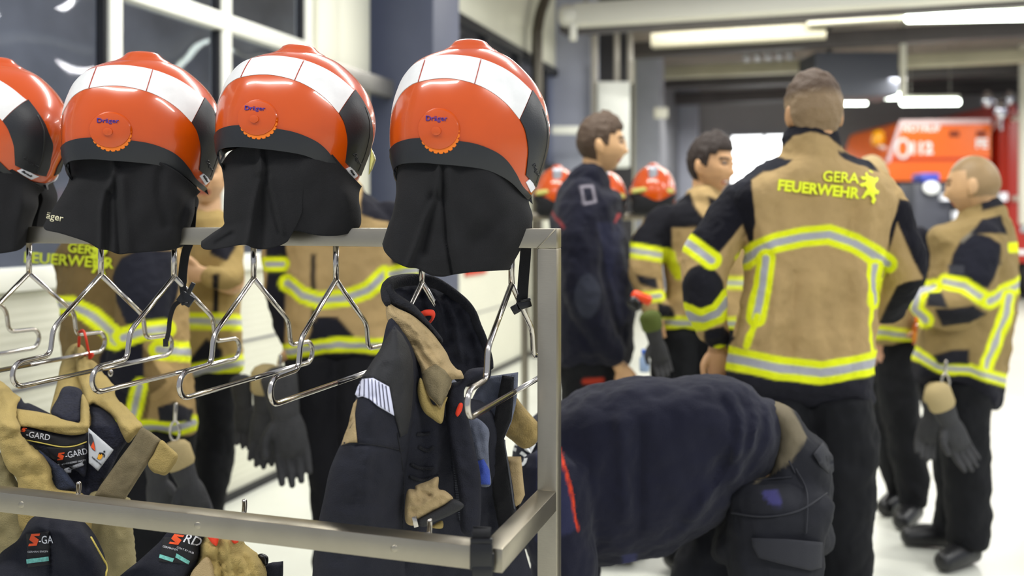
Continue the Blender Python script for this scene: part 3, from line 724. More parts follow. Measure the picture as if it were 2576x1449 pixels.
# yellow visor corner on the third helmet
Mi = Matrix.LocRotScale(H[3].location, H[3].rotation_euler, H[3].scale).inverted()
v, f = puff([(934, 372), (944, 392), (946, 402), (936, 428), (927, 440), (930, 400)], zr(742)-.05, .01, 6, 3, smooth=False)
mk('visor', ([Mi @ p for p in v], f), mat('visor_yellow', '#D8D27A', .15, coat=1), H[3])
# dangling chin straps
def inhelm(k, name, vf, m, par=None, auto=None):
    Mi = Matrix.LocRotScale(H[k].location, H[k].rotation_euler, H[k].scale).inverted()
    return mk(name, ([Mi @ Vector(p) for p in vf[0]], vf[1]), m, par or H[k], auto=auto)
m_web = mat('black_webbing', '#131316', .8, bump=.4, bscale=700)
def web(pts, Z, w, th=.0016, n=8):
    P = spline([W(x, y, Z+dz) for x, y, dz in pts], n); V = []
    for i, p in enumerate(P):
        t = (P[min(i+1, len(P)-1)]-P[max(i-1, 0)]).normalized(); s = Vector((t.z, 0, -t.x)).normalized()
        ww = w if not callable(w) else w(i/(len(P)-1))
        for a, b in ((-1, -1), (1, -1), (1, 1), (-1, 1)): V.append(p+s*a*ww/2+Vector((0, b*th/2, 0)))
    Fc = [(i*4+k, i*4+(k+1) % 4, i*4+4+(k+1) % 4, i*4+4+k) for i in range(len(P)-1) for k in range(4)]+[(0, 1, 2, 3), tuple(range(len(V)-4, len(V)))]
    return V, Fc
zs = zr(460)+.03
s = inhelm(2, 'chin_strap', join(web([(484, 520, 0), (478, 600, 0), (466, 640, 0), (459, 700, 0), (463, 748, -.005)], zs, lambda t: .018 if t < .8 else .014, n=6), web([(464, 752, -.005), (440, 768, 0), (428, 800, 0), (424, 835, 0), (416, 866, 0)], zs, .009)), m_web, auto=40)
inhelm(2, 'buckle', join(obox(W(468, 752, zs-.008), (.007, 0, .010), (0, .003, 0), (.013, 0, -.008), .0015), obox(W(480, 726, zs-.008), (.004, 0, -.002), (0, .0025, 0), (.006, 0, .012), .001), tube([W(458, 765, zs-.01), W(474, 762, zs-.01)], .003, smooth=False)), mat('black_plastic', '#0E0E10', .3), s, auto=40)
inhelm(2, 'strap_end', obox(W(417, 862, zs-.002), (.005, 0, 0), (0, .003, 0), (0, 0, .008), .001), mat('black_plastic'), s, auto=40)
zs = zr(1320)+.03
s = inhelm(4, 'chin_strap', web([(1325, 560, 0), (1322, 640, 0), (1317, 700, 0), (1313, 762, 0)], zs, .0200, n=6), m_web, auto=40)
inhelm(4, 'buckle', join(obox(W(1318, 766, zs-.002), (.013, 0, .004), (0, .004, 0), (-.002, 0, .007), .0015), obox(W(1298, 777, zs-.002), (.007, 0, .004), (0, .004, 0), (-.004, 0, .007), .0015), tube([W(1310, 757, zs-.006), W(1333, 753, zs-.006)], .003, smooth=False)), mat('black_plastic', '#0E0E10', .3), s, auto=40)
# ================================================================ PEOPLE
m_skin = mat('skin', '#C48F6A', .5, attr=True, var=.05, vscale=30, spec=.4)
m_cloth = mat('jacket_cloth', '#A08860', .9, attr=True, bump=.5, bscale=500, var=.07, vscale=14, spec=.2)
m_knit = mat('navy_knit', '#1B1C30', .95, attr=True, bump=.5, bscale=600, var=.1, vscale=12, sheen=.08, spec=.2)
m_trs = mat('dark_twill', '#1F2026', .85, spec=.25, attr=True, bump=.4, bscale=600, var=.12, vscale=10)
m_hair = mat('hair', '#3A2A1C', .7, attr=True, bump=.8, bscale=150)
m_eye = mat('eye_white', '#7A6A5E', .2); m_boot = mat('boot_leather', '#131315', .4)
m_glove = mat('glove_leather', '#2A2A2C', .7, bump=.6, bscale=120, var=.25, vscale=25)
def headverts(kind='face', n=72):
    """head in its own frame: face towards -Y, chin at z=-.118, crown at z=+.118"""
    V, Fc = [], []; m = n//2
    G = lambda a, b, c, s, t: math.exp(-((a-b)/s)**2)*math.exp(-((c[0]-c[1])/t)**2)
    for i in range(m+1):
        th = math.pi*(.012+.976*i/m)
        for k in range(n):
            ph = 2*math.pi*k/n; x, y, z = math.sin(th)*math.sin(ph), -math.sin(th)*math.cos(ph), math.cos(th)
            X, Y, Zz = x*.076, y*.098, z*.118
            low = min(max(-z-.05, 0), 1)
            X *= 1-.30*low**1.4; 
            if y < 0: Y = Y*(1-.05*low)-.004*low; X *= 1-.06*(-y)
            else: Y *= 1-.45*low; 
            if z < 0 and y < 0: Y = min(Y, Y)-.010*math.exp(-((z+.86)/.14)**2)*math.exp(-(X/.02)**2)
            if y < 0:
                f = lambda x0, z0, sx, sz: math.exp(-((X-x0)/sx)**2-((Zz-z0)/sz)**2)
                Y += .009*(f(.031, .008, .014, .013)+f(-.031, .008, .014, .013))          # eye sockets
                Y -= .006*(f(.028, .028, .022, .008)+f(-.028, .028, .022, .008))          # brow ridge
                Y -= .010*f(0, .0, .008, .018)+.024*f(0, -.030, .011, .013)+.007*(f(.013, -.037, .007, .007)+f(-.013, -.037, .007, .007))
                Y -= .006*(f(.042, -.022, .02, .02)+f(-.042, -.022, .02, .02))            # cheeks
                Y -= .006*f(0, -.060, .022, .0055)+.006*f(0, -.072, .018, .0055); Y += .004*f(0, -.066, .024, .003)
                Y += .004*f(0, -.085, .02, .007)
            V.append(Vector((X, Y, Zz)))
    for i in range(m):
        for k in range(n): a, b = i*n+k, i*n+(k+1) % n; Fc.append((a, b, b+n, a+n))
    Fc.append(tuple(range(n))[::-1]); Fc.append(tuple(range(m*n, m*n+n)))
    ears = []
    for s in (-1, 1):
        ears.append(ball((s*.079, .012, -.008), (.008, .017, .031), 14, Matrix.Rotation(s*.35, 3, 'Z') @ Matrix.Rotation(-.15, 3, 'X')))
        ears.append(ball((s*.078, .004, -.034), (.006, .009, .010), 10))
    return join((V, Fc), *ears)
def hairverts(style):
    """cap of hair over the skull in the head's frame"""
    V, Fc = [], []; n, m = 64, 40
    for s in (0, 1):
        for i in range(m+1):
            for k in range(n):
                ph = 2*math.pi*k/n; fr = math.cos(ph)   # +1 at the face, -1 at the nape
                if style == 'short': lim = math.pi*(.36 if fr > .72 else (.40 if fr > .45 else (.56 if fr > .05 else (.60 if fr > -.3 else .70))))
                else: lim = math.pi*(.33 if fr > .7 else (.38 if fr > .35 else (.52 if fr > .12 else (.52 if fr > -.25 else .70))))
                th = .01+lim*i/m; x, y, z = math.sin(th)*math.sin(ph), -math.sin(th)*math.cos(ph), math.cos(th)
                th_ = {'short': .010, 'buzz': .004}.get(style, .016); top = max(z, 0)
                g = th_*(.45+.75*top)*(1-(i/m)**6*.8)+(.010*max(0, fr)*top if style == 'quiff' else 0)
                rr = noise.noise(Vector((x*6, y*6, z*6)))*th_*.35
                low = min(max(-z-.05, 0), 1); X, Y, Zz = x*.076*(1-.30*low**1.4), y*.098*(1-(.45*low if y > 0 else .05*low)), z*.118
                p = Vector((X, Y, Zz)); nn = Vector((x/.076, y/.098, z/.118)).normalized()
                V.append(p+nn*((g+rr) if s == 0 else -.003))
    K = (m+1)*n
    for s in (0, 1):
        for i in range(m):
            for k in range(n): a, b = s*K+i*n+k, s*K+i*n+(k+1) % n; Fc.append((a, b, b+n, a+n))
        Fc.append(tuple(range(s*K, s*K+n)))
    for k in range(n): a, b = m*n+k, m*n+(k+1) % n; Fc.append((a, b, b+K, a+K))
    return V, Fc
def hand(w, d, side=1, curl=.5, s=1.0, nrm=None):
    """palm and five fingers from the wrist w pointing along d"""
    d = Vector(d).normalized(); nr = Vector(nrm).normalized() if nrm else Vector((0, -1, 0)); nr = (nr-d*nr.dot(d)).normalized(); sd = d.cross(nr)*side
    w = Vector(w); out = [tube([w-d*.03, w, w+d*.045*s, w+d*.085*s], [.024*s, .027*s, .038*s, .036*s], flat=.5, up=nr, n=4)]
    for k, (o, L) in enumerate(((.030, .070), (.010, .078), (-.010, .073), (-.029, .058))):
        b = w+d*.085*s+sd*o*s; c = b+d*L*.45*s*math.cos(curl*.5)+nr*L*.45*s*math.sin(curl*.6); e = c+d*L*.55*s*math.cos(curl*1.5)+nr*L*.55*s*math.sin(curl*1.5)
        out.append(tube([b-d*.02, b, c, e], [.0095*s, .0095*s, .009*s, .007*s], n=3, sides=10))
    b = w+d*.03*s+sd*.028*s; out.append(tube([b, b+sd*.022*s+d*.025*s+nr*.01*s, b+sd*.026*s+d*.058*s+nr*.02*s], [.013*s, .011*s, .008*s], n=3, sides=10))
    return out
def pt(P, Z): return [W(p[0], p[1], Z+(p[2] if len(p) > 2 else 0)) for p in P]
def limb(P, R, Z, **k): return tube(pt(P, Z), [r*Z/F for r in R], n=8, sides=20, **k)
def person(label, Z, px, head, yaw, pitch=0, hs=1.0, hair=None, haircol='#3A2A1C', skin='#C2986C', neck=None, arms=(), hands=(), legs=(), torso=None, jT=.12, jR=70, sleeves=(), collar=None, jbase=TA, jpaint=(), tr=(), trhip=None, trpaint=(), trbase='#121317', vox=.006, roll=0, jmat=None, boots=(), folds=(), skinpaint=(), group=None, extra=()):
    root = thing('person', (W(px, 0, Z).x, Z, 0), label, 'person', group)
    hc = W(head[0], head[1], Z+(head[2] if len(head) > 2 else 0)); k = hs
    M = Matrix.Translation(hc) @ Matrix.Rotation(yaw*D2R, 4, 'Z') @ Matrix.Rotation(roll*D2R, 4, 'Y') @ Matrix.Rotation(pitch*D2R, 4, 'X') @ Matrix.Scale(k, 4)
    hv, hf = headverts(); hv = [M @ v for v in hv]
    nb = W(*neck[:2], Z+(neck[2] if len(neck) > 2 else 0)); nt = M @ Vector((0, .025, -.05))
    pel = Vector((nb.x, nb.y, .99)) if len(neck) < 4 else W(*neck[3])
    parts = [(hv, hf), tube([nb+(nb-nt)*.15, nb, nb.lerp(nt, .5), nt], [.075*k, .058*k, .052*k, .05*k], n=4, sides=20), tube([nb, nb.lerp(pel, .3), nb.lerp(pel, .7), pel], [.06, .075, .065, .055], n=4, sides=16)]
    sh = nb.lerp(pel, .12)
    for A in arms: parts.append(tube([sh]+pt(A, Z), [.04]+[.030]*(len(A)-1)+[.024], n=6, sides=12))
    for hd in hands: parts += hand(W(hd[0], hd[1], Z+hd[2]), hd[3], *hd[4:])
    for LP, LR in tr:
        Q = pt(LP, Z); Q[-1].z = min(Q[-1].z, .2); parts.append(tube([pel]+Q[(1 if len(Q) > 3 else 0):], [.055]+[r*Z/F*.45 for r in LR[(1 if len(Q) > 3 else 0):]], n=6, sides=12))
    b = fuse('body', parts, .0048, m_skin, root, sm=2, fac=.4)
    # skin tones: lips, brows, beard shadow in the head's own frame
    me = b.data; n = len(me.vertices); c = np.tile(np.array(lin(skin)), (n, 1)); Mi = M.inverted(); o0 = ORG[b.name]
    for i, v in enumerate(me.vertices):
        q = Mi @ (v.co+o0)
        if abs(q.x) < .1 and q.y < 0 and abs(q.z) < .13:
            if abs(q.x) < .024 and abs(q.z+.066) < .0095: c[i] = lin('#A8604F')
            if skinpaint and abs(q.x) < .017 and abs(q.z+.065) < .0042: c[i] = lin('#E6DFD4')
            for s in (-1, 1):
                if abs(q.x-s*.031) < .019 and abs(q.z-.030+abs(abs(q.x)-.03)*.25) < .0052: c[i] = lin(haircol)
                if abs(q.x-s*.031) < .015 and abs(q.z-.010) < .006: c[i] = lin('#6B4A38')
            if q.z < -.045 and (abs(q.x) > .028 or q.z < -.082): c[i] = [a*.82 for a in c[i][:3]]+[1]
        if hair == 'bald' and q.z > -.045 and (q.y > -.01 or q.z > .06) and abs(q.x) < .074: c[i] = lin('#8E7551')
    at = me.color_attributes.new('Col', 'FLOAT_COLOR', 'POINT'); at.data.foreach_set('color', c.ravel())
    if abs(((yaw+180) % 360)-180) < 120:
        for s in (-1, 1):
            e = ball(M @ Vector((s*.031, -.0815, .009)), .0088*k, 14); mk('eye', e, m_eye, root)
    if hair and hair != 'bald':
        v, f = hairverts(hair); h = mk('hair', ([M @ p for p in v], f), m_hair, root); me = h.data; n = len(me.vertices)
        cc = np.tile(np.array(lin(haircol)), (n, 1))
        if hair == 'fade':
            o0 = ORG[h.name]
            for i, vv in enumerate(me.vertices):
                q = Mi @ (vv.co+o0); t = min(max((q.z-.03)/.03, 0), 1); a, b2 = lin('#8A7355'), lin(haircol); cc[i] = [a[j]*(1-t)+b2[j]*t for j in range(4)]
        at = me.color_attributes.new('Col', 'FLOAT_COLOR', 'POINT'); at.data.foreach_set('color', cc.ravel())
    if torso:
        vf = [puff(torso, Z, jT, jR, h=14, Tb=jT, folds=folds)]
        for P, R in sleeves: vf.append(limb(P, R, Z))
        for e in extra: vf.append(e)
        if collar: vf.append(tube(pt(collar[0], Z), collar[1], n=4, sides=28, flat=collar[2] if len(collar) > 2 else 1.15, up=(0, 1, 0)))
        j = fuse('jacket' if jmat is None else 'shirt', vf, vox, jmat or m_cloth, root, sm=4); paint(j, jbase, jpaint)
        dd = j.modifiers.new('d', 'DISPLACE'); tx = bpy.data.textures.get('wr') or bpy.data.textures.new('wr', 'CLOUDS'); tx.noise_scale = .10; tx.noise_depth = 3; dd.texture = tx; dd.strength = .030; dd.mid_level = .5
    else: j = None
    t = None
    if tr:
        vf = []
        for P_, R_2 in tr:
            q = pt(P_, Z); r_ = [r*Z/F for r in R_2]; e = q[-1].copy(); e.z = .085
            if q[-1].z-e.z > .03: q.append(e); r_.append(max(r_[-1], .062))
            else: q[-1] = e; r_[-1] = max(r_[-1], .062)
            vf.append(tube(q, r_, n=8, sides=20, caps=.6))
        if trhip: vf.append(puff(trhip, Z, .11, 70, h=14))
        t = fuse('trousers', vf, .009, m_trs, root, sm=5); paint(t, trbase, trpaint)
        dd = t.modifiers.new('d', 'DISPLACE'); tx = bpy.data.textures.get('wr2') or bpy.data.textures.new('wr2', 'CLOUDS'); tx.noise_scale = .09; tx.noise_depth = 3; dd.texture = tx; dd.strength = .028; dd.mid_level = .5
    for (x, y, dy, dx, L), (LP, LR) in zip(boots, tr):
        e = LP[-1]; a = W(e[0], e[1], Z+(e[2] if len(e) > 2 else 0)); a.z = 0; d = Vector(dx).normalized(); a = a+d*.02
        mk('boot', fuse_v([tube([a-d*.02+Vector((0, 0, .05)), a-d*.02+Vector((0, 0, .13))], [.050, .050], smooth=False, sides=18), tube([a-d*.05+Vector((0, 0, .048)), a+d*.06+Vector((0, 0, .052)), a+d*.16+Vector((0, 0, .042))], [.045, .05, .04], sides=18)], .008), m_boot, root)
    return root, j, t, b, M
def fuse_v(vfs, vox):
    o = fuse('tmp', vfs, vox, m_boot, None, 3); o0 = ORG[o.name]; v = [x.co+o0 for x in o.data.vertices]; f = [tuple(p.vertices) for p in o.data.polygons]
    bpy.data.objects.remove(o); v = [Vector((p.x, p.y, max(p.z, 0.001))) for p in v]; return v, f
S = lambda P, w: ('s', P, w*1.1, YE, SI)
# ---- the tall one with his back to us
P1 = person('tall person seen from behind in a tan jacket with yellow lettering across the back', 2.82, 2045, (2046, 286, .0), 180, 8, 1.0, 'fade', '#4A3520', '#BA8F66', neck=(2046, 400, .02),
    arms=[[(1870, 520), (1800, 600), (1768, 700, -.05), (1790, 800), (1803, 870, .05)], [(2225, 520), (2258, 600), (2268, 700, .05), (2235, 770, .2)]], hands=[(1804, 868, .05, (.12, .1, -1), 1, .9), (2225, 775, .26, (-.4, .9, -.2), -1, .6)],
    legs=[[(1950, 1150), (1955, 1400), (1955, 1660)], [(2110, 1150), (2115, 1400), (2115, 1680)]],
    torso=[(1990, 372), (1955, 392), (1900, 425), (1850, 460), (1832, 510), (1868, 600), (1872, 680), (1862, 760), (1848, 830), (1834, 900), (1832, 960), (1846, 1020), (1930, 1024), (2060, 1026), (2188, 1022), (2200, 960), (2203, 900), (2212, 780), (2228, 660), (2262, 560), (2270, 500), (2240, 440), (2180, 405), (2120, 378), (2060, 365)],
    jT=.125, jR=90, sleeves=[([(1888, 505), (1835, 560, -.0), (1785, 640, -.02), (1768, 720, -.05), (1785, 790, -.02), (1803, 850, .05)], [60, 62, 60, 58, 48, 32]), ([(2215, 500), (2245, 570), (2268, 640, .02), (2270, 705, .06), (2240, 765, .16), (2222, 785, .22)], [55, 56, 54, 50, 42, 34])],
    collar=([(2040, 405, .0), (2040, 365, .0), (2038, 340, .0)], [.098, .090, .086], 1.0),
    jpaint=[('p', [(1820, 470), (1890, 448), (1900, 560), (1890, 632), (1868, 566), (1792, 655), (1700, 600), (1780, 480)], '#14141C'),
        ('p', [(1838, 478), (1868, 430), (1985, 372), (2008, 378), (1978, 414), (1920, 430), (1890, 452), (1850, 482)], '#22232B'), ('p', [(2095, 372), (2180, 398), (2215, 430), (2160, 415)], '#22232B'),
        ('p', [(2234, 640), (2236, 590), (2262, 500), (2330, 520), (2340, 720), (2318, 700), (2258, 560)], '#14141C'), ('p', [(2325, 700), (2290, 705), (2255, 720), (2212, 810), (2260, 850), (2340, 780)], '#131319'),
        ('e', 1765, 738, 58, 72, '#1E1E24'), S([(1730, 610), (1790, 655)], 44), S([(1720, 790), (1765, 805), (1810, 788), (1832, 755)], 52), ('p', [(1770, 835), (1822, 822), (1850, 850), (1820, 905), (1780, 890)], '#1B1B24'),
        S([(1872, 655), (1900, 632), (1950, 611), (2020, 596), (2085, 590), (2150, 612), (2190, 635), (2232, 664)], 46),
        S([(1927, 650), (1918, 720), (1902, 800)], 44), ('s', [(1905, 795), (1880, 870)], 16, YE), S([(2204, 670), (2198, 760)], 34), ('s', [(2190, 740), (2194, 900)], 12, YE),
        ('p', [(1800, 925), (1950, 952), (2065, 966), (2203, 932), (2260, 930), (2260, 1060), (1800, 1060)], '#1F1F27'),
        S([(1815, 896), (1880, 910), (1960, 926), (2065, 938), (2140, 926), (2215, 908)], 54), ('p', [(1940, 310), (2150, 310), (2150, 385), (2110, 362), (2085, 340), (2040, 332), (1995, 342), (1968, 372)], '#1B1B22'), ('p', [(1950, 395), (1985, 353), (2040, 338), (2085, 346), (2110, 372), (2120, 400), (2040, 396)], TA)],
    tr=[([(1940, 1000), (1950, 1150), (1955, 1350), (1955, 1560), (1955, 1690)], [88, 92, 80, 68, 62]), ([(2105, 1000), (2118, 1150), (2112, 1350), (2125, 1560), (2130, 1690)], [88, 88, 78, 74, 66])], boots=[(1955, 1740, 0, (0, 1, 0), 1), (2128, 1740, 0, (.1, 1, 0), 1)], trpaint=[], vox=.0052,
    folds=[([(2000, 690), (1985, 890)], -.014, 14), ([(1960, 700), (1940, 880)], .010, 14), ([(2130, 700), (2140, 900)], -.012, 14), ([(2170, 700), (2180, 860)], .010, 12), ([(1900, 560), (1960, 640)], .010, 16), ([(2150, 520), (2135, 640)], -.012, 14), ([(2200, 480), (2190, 620)], .012, 14), ([(1955, 520), (1950, 600)], -.010, 12), ([(1860, 860), (1990, 800)], .012, 16), ([(2050, 700), (2060, 880)], .008, 16)])
bj = bvh_of(P1[1])
m_yt = mat('yellow_print', '#E9F21E', .6)
for s_, x, y, sz, sp, bo in (('GERA', 2115, 447, 37, 1, .02), ('FEUERWEHR', 2058, 477, 37, 1.0, .045)):
    P, fs = textpx(s_, x, y, sz, 6 if s_ != 'GERA' else 4, sx=.98, bold=bo, spacing=sp); mk('back_lettering', decal(None, bj, .007, .001, P=P, fs=fs), m_yt, P1[1], smooth=False)
lion = [(2162+a, 428+b) for a, b in [(20, 2), (28, 0), (34, 5), (38, 14), (36, 22), (42, 16), (48, 20), (46, 28), (40, 32), (38, 40), (42, 48), (50, 52), (48, 60), (40, 60), (38, 66), (42, 74), (36, 86), (30, 80), (32, 70), (26, 62), (18, 64), (12, 72), (4, 70), (10, 62), (14, 54), (20, 48), (16, 40), (6, 42), (0, 36), (8, 32), (16, 30), (18, 24), (8, 24), (2, 16), (10, 16), (18, 16), (14, 10)]]
mk('back_emblem', decal(lion, bj, .008, .001, h=4), m_yt, P1[1], smooth=False)
# ---- navy fleece, in profile
P2 = person('young person in a navy work jacket standing in profile beside the upright post', 3.94, 1500, (1512, 364), 86, 0, 1.0, 'quiff', '#4A3828', '#D0A577', neck=(1488, 470),
    arms=[[(1470, 560), (1462, 700, -.14), (1500, 830, -.14), (1560, 925, -.12)]], hands=[(1558, 920, -.12, (.55, -.1, -.8), 1, .5)], legs=[[(1480, 1100), (1480, 1400)], [(1530, 1100, .1), (1520, 1400, .1)]],
    torso=[(1450, 435), (1415, 462), (1390, 520), (1380, 620), (1388, 720), (1392, 820), (1398, 900), (1405, 930), (1500, 945), (1575, 925), (1592, 880), (1598, 780), (1592, 690), (1578, 600), (1566, 530), (1562, 490), (1535, 470), (1490, 440)], jT=.19, jR=90,
    sleeves=[([(1462, 530, -.1), (1458, 620, -.15), (1468, 730, -.17), (1505, 830, -.16), (1548, 900, -.13)], [58, 56, 50, 42, 32])], collar=([(1490, 480), (1470, 440)], [.088, .085], 1.1), jbase='#121322', jmat=m_knit,
    jpaint=[('e', 1478, 745, 32, 55, '#30333F'), ('s', [(1384, 528), (1418, 572)], 6, '#8E2B2B'), ('s', [(1522, 578), (1540, 572), (1558, 540)], 7, '#A83030'), ('s', [(1462, 470), (1490, 468), (1500, 505), (1470, 512), (1462, 470)], 5, '#8D8790'), ('p', [(1500, 560), (1562, 560), (1600, 800), (1560, 820)], '#23253A')],
    tr=[([(1480, 900), (1485, 1100), (1480, 1280), (1480, 1390)], [78, 68, 55, 46]), ([(1510, 900, .1), (1515, 1100, .1), (1510, 1380, .1)], [72, 62, 46])], trpaint=[('s', [(1470, 960), (1515, 957)], 14, '#A5341F')], boots=[(1480, 1410, 0, (1, -.1, 0), 1), (1510, 1410, .1, (1, 0, 0), 1)], vox=.008)
# ---- smiling
P3 = person('smiling dark haired person in a tan and black jacket facing the navy one', 3.85, 1780, (1788, 415), 46, 4, 1.0, 'quiff', '#2A1E17', '#CB9E72', neck=(1772, 520), skinpaint=('smile',),
    arms=[[(1690, 560), (1630, 640, -.05), (1628, 720, -.05), (1650, 790, -.1)], [(1850, 560), (1860, 700, .05), (1850, 800, -.05)]], hands=[(1650, 788, -.1, (.1, 0, -1), 1, .9, .8)], legs=[[(1700, 1000), (1700, 1350)], [(1800, 1000), (1810, 1350)]],
    torso=[(1755, 490), (1700, 505), (1665, 540), (1660, 620), (1672, 720), (1655, 800), (1652, 840), (1750, 850), (1880, 840), (1895, 700), (1900, 560), (1860, 510), (1800, 500)], jT=.13, jR=80,
    sleeves=[([(1690, 545), (1650, 590, -.03), (1625, 650, -.06), (1630, 720, -.08), (1655, 790, -.12)], [42, 46, 44, 38, 32]), ([(1860, 550), (1880, 640), (1870, 740, -.05)], [44, 44, 38])], collar=([(1772, 530), (1768, 492)], [.088, .082], 1.1),
    jpaint=[('p', [(1745, 480), (1640, 520), (1580, 620), (1690, 640), (1692, 574), (1750, 572), (1770, 582), (1830, 520), (1800, 500)], '#131319'), ('p', [(1735, 480), (1772, 470), (1790, 530), (1780, 560), (1750, 520)], TA), S([(1580, 628), (1680, 645)], 34), ('s', [(1680, 645), (1705, 690)], 30, '#C9D01E'), S([(1600, 750), (1660, 745)], 26), ('p', [(1600, 690), (1650, 700), (1655, 730), (1610, 715)], '#222228'),
        S([(1640, 808), (1745, 814), (1900, 812)], 30), S([(1800, 712), (1900, 712)], 30), ('p', [(1640, 830), (1900, 830), (1900, 870), (1640, 870)], '#1A1A20'), ('p', [(1655, 760), (1690, 770), (1700, 800), (1655, 800)], '#1C1C20')],
    tr=[([(1705, 830), (1700, 1000), (1705, 1200), (1700, 1390)], [70, 62, 52, 46]), ([(1810, 830), (1815, 1000), (1810, 1200), (1815, 1390)], [70, 62, 52, 46])], boots=[(1700, 1430, 0, (.4, -1, 0), 1), (1815, 1430, 0, (.6, -1, 0), 1)], vox=.009)
# ---- bald, right
P4 = person('bald person in a tan jacket at the right edge turned away to the left', 3.92, 2440, (2450, 467), -128, 4, 1.07, 'bald', '#6B4A33', '#C09A70', neck=(2478, 570),
    arms=[[(2465, 610, -.05), (2440, 700, -.14), (2428, 770, -.16), (2370, 775, -.18), (2315, 760, -.14)], [(2400, 620, .15), (2370, 720, .2), (2320, 760, .05)]], hands=[(2318, 762, -.1, (-.8, .4, .2), 1, 1.0)], legs=[[(2430, 1050), (2435, 1200), (2445, 1370)], [(2380, 1050, .15), (2400, 1200, .15), (2400, 1350, .18)]],
    torso=[(2440, 535), (2395, 555), (2340, 585), (2348, 640), (2340, 700), (2318, 800), (2308, 870), (2300, 930), (2308, 965), (2400, 975), (2450, 1000), (2512, 1036), (2528, 975), (2540, 900), (2558, 800), (2568, 700), (2560, 620), (2545, 560), (2520, 515), (2480, 520)], jT=.16, jR=100,
    sleeves=[([(2462, 600, -.08), (2445, 680, -.15), (2430, 745, -.18), (2405, 778, -.19), (2360, 775, -.19), (2315, 758, -.15)], [60, 60, 54, 50, 46, 38])], collar=([(2470, 585), (2480, 540), (2486, 528)], [.105, .098, .09], 1.1), jbase='#8F7A50',
    jpaint=[('p', [(2383, 705), (2395, 640), (2415, 605), (2450, 585), (2489, 595), (2516, 615), (2519, 664), (2500, 700), (2484, 725), (2440, 722), (2400, 712)], '#191A24'), ('s', [(2420, 605), (2450, 580), (2510, 565)], 10, '#6F6A5E'), ('p', [(2440, 588), (2470, 555), (2520, 540), (2535, 590), (2500, 588)], '#1D1D25'),
        ('p', [(2351, 777), (2400, 775), (2450, 768), (2482, 790), (2440, 815), (2370, 825)], '#1E1E22'), S([(2375, 708), (2425, 718), (2484, 757)], 36), S([(2348, 722), (2312, 732), (2300, 780), (2328, 806)], 38), ('p', [(2335, 735), (2370, 735), (2385, 775), (2330, 770)], '#2A2A2E'),
        S([(2488, 758), (2530, 735), (2572, 712)], 36), S([(2541, 745), (2515, 830), (2480, 930)], 34), S([(2290, 880), (2310, 895), (2360, 922), (2441, 933), (2535, 960)], 30), ('p', [(2538, 610), (2562, 610), (2562, 635), (2540, 635)], YE),
        ('p', [(2280, 905), (2310, 912), (2360, 938), (2441, 948), (2540, 978), (2540, 1060), (2280, 1060)], '#1C1C25'), ('p', [(2395, 880), (2440, 880), (2440, 920), (2360, 915), (2345, 895)], '#1E1E25'), ('p', [(2385, 665), (2425, 668), (2425, 690), (2385, 690)], '#3A3B42'), ('p', [(2465, 500), (2540, 490), (2545, 512), (2470, 530)], '#1B1B22')],
    tr=[([(2425, 960), (2428, 1080), (2432, 1200), (2436, 1300), (2436, 1380)], [68, 60, 56, 54, 50]), ([(2370, 960, .12), (2392, 1100, .14), (2400, 1240, .16), (2385, 1340, .2)], [62, 54, 46, 40])], boots=[(2436, 1430, 0, (-.8, -.5, 0), 1), (2372, 1400, .12, (-1, .1, 0), 1)], vox=.008)
# ---- behind, in the gap
P5 = person('person mostly hidden between the tall one and the bald one, only legs and cuff seen', 4.47, 2250, (2192, 458), 150, 0, 1.0, 'short', '#B9A070', '#C9987A', neck=(2200, 560),
    arms=[[(2270, 620), (2320, 700), (2300, 790, -.05)]], hands=[(2296, 792, -.06, (-.15, -.3, -.9), 1, 1.2)], legs=[[(2262, 1000), (2275, 1150), (2290, 1290)], [(2225, 1000, .1), (2235, 1150, .1), (2250, 1260, .2)]],
    torso=[(2150, 560), (2170, 700), (2190, 860), (2310, 868), (2325, 760), (2340, 660), (2320, 580), (2260, 545), (2190, 535)], jT=.13, jR=60, sleeves=[([(2300, 590), (2330, 660), (2318, 740, -.03), (2300, 785, -.06)], [32, 34, 30, 25])], jbase='#9A8458',
    jpaint=[('p', [(2240, 540), (2360, 560), (2370, 780), (2290, 780), (2290, 640)], '#1A1A22'), S([(2150, 828), (2320, 850)], 30)],
    tr=[([(2258, 860), (2262, 1000), (2274, 1100), (2294, 1200), (2296, 1300)], [52, 50, 42, 40, 32]), ([(2225, 860, .1), (2230, 1000, .1), (2240, 1140, .12), (2262, 1260, .2)], [46, 40, 34, 30])], trbase='#121317', boots=[(2290, 1320, -.02, (-.5, -.6, 0), 1), (2262, 1300, .2, (-.5, -.5, 0), 1)], vox=.010)
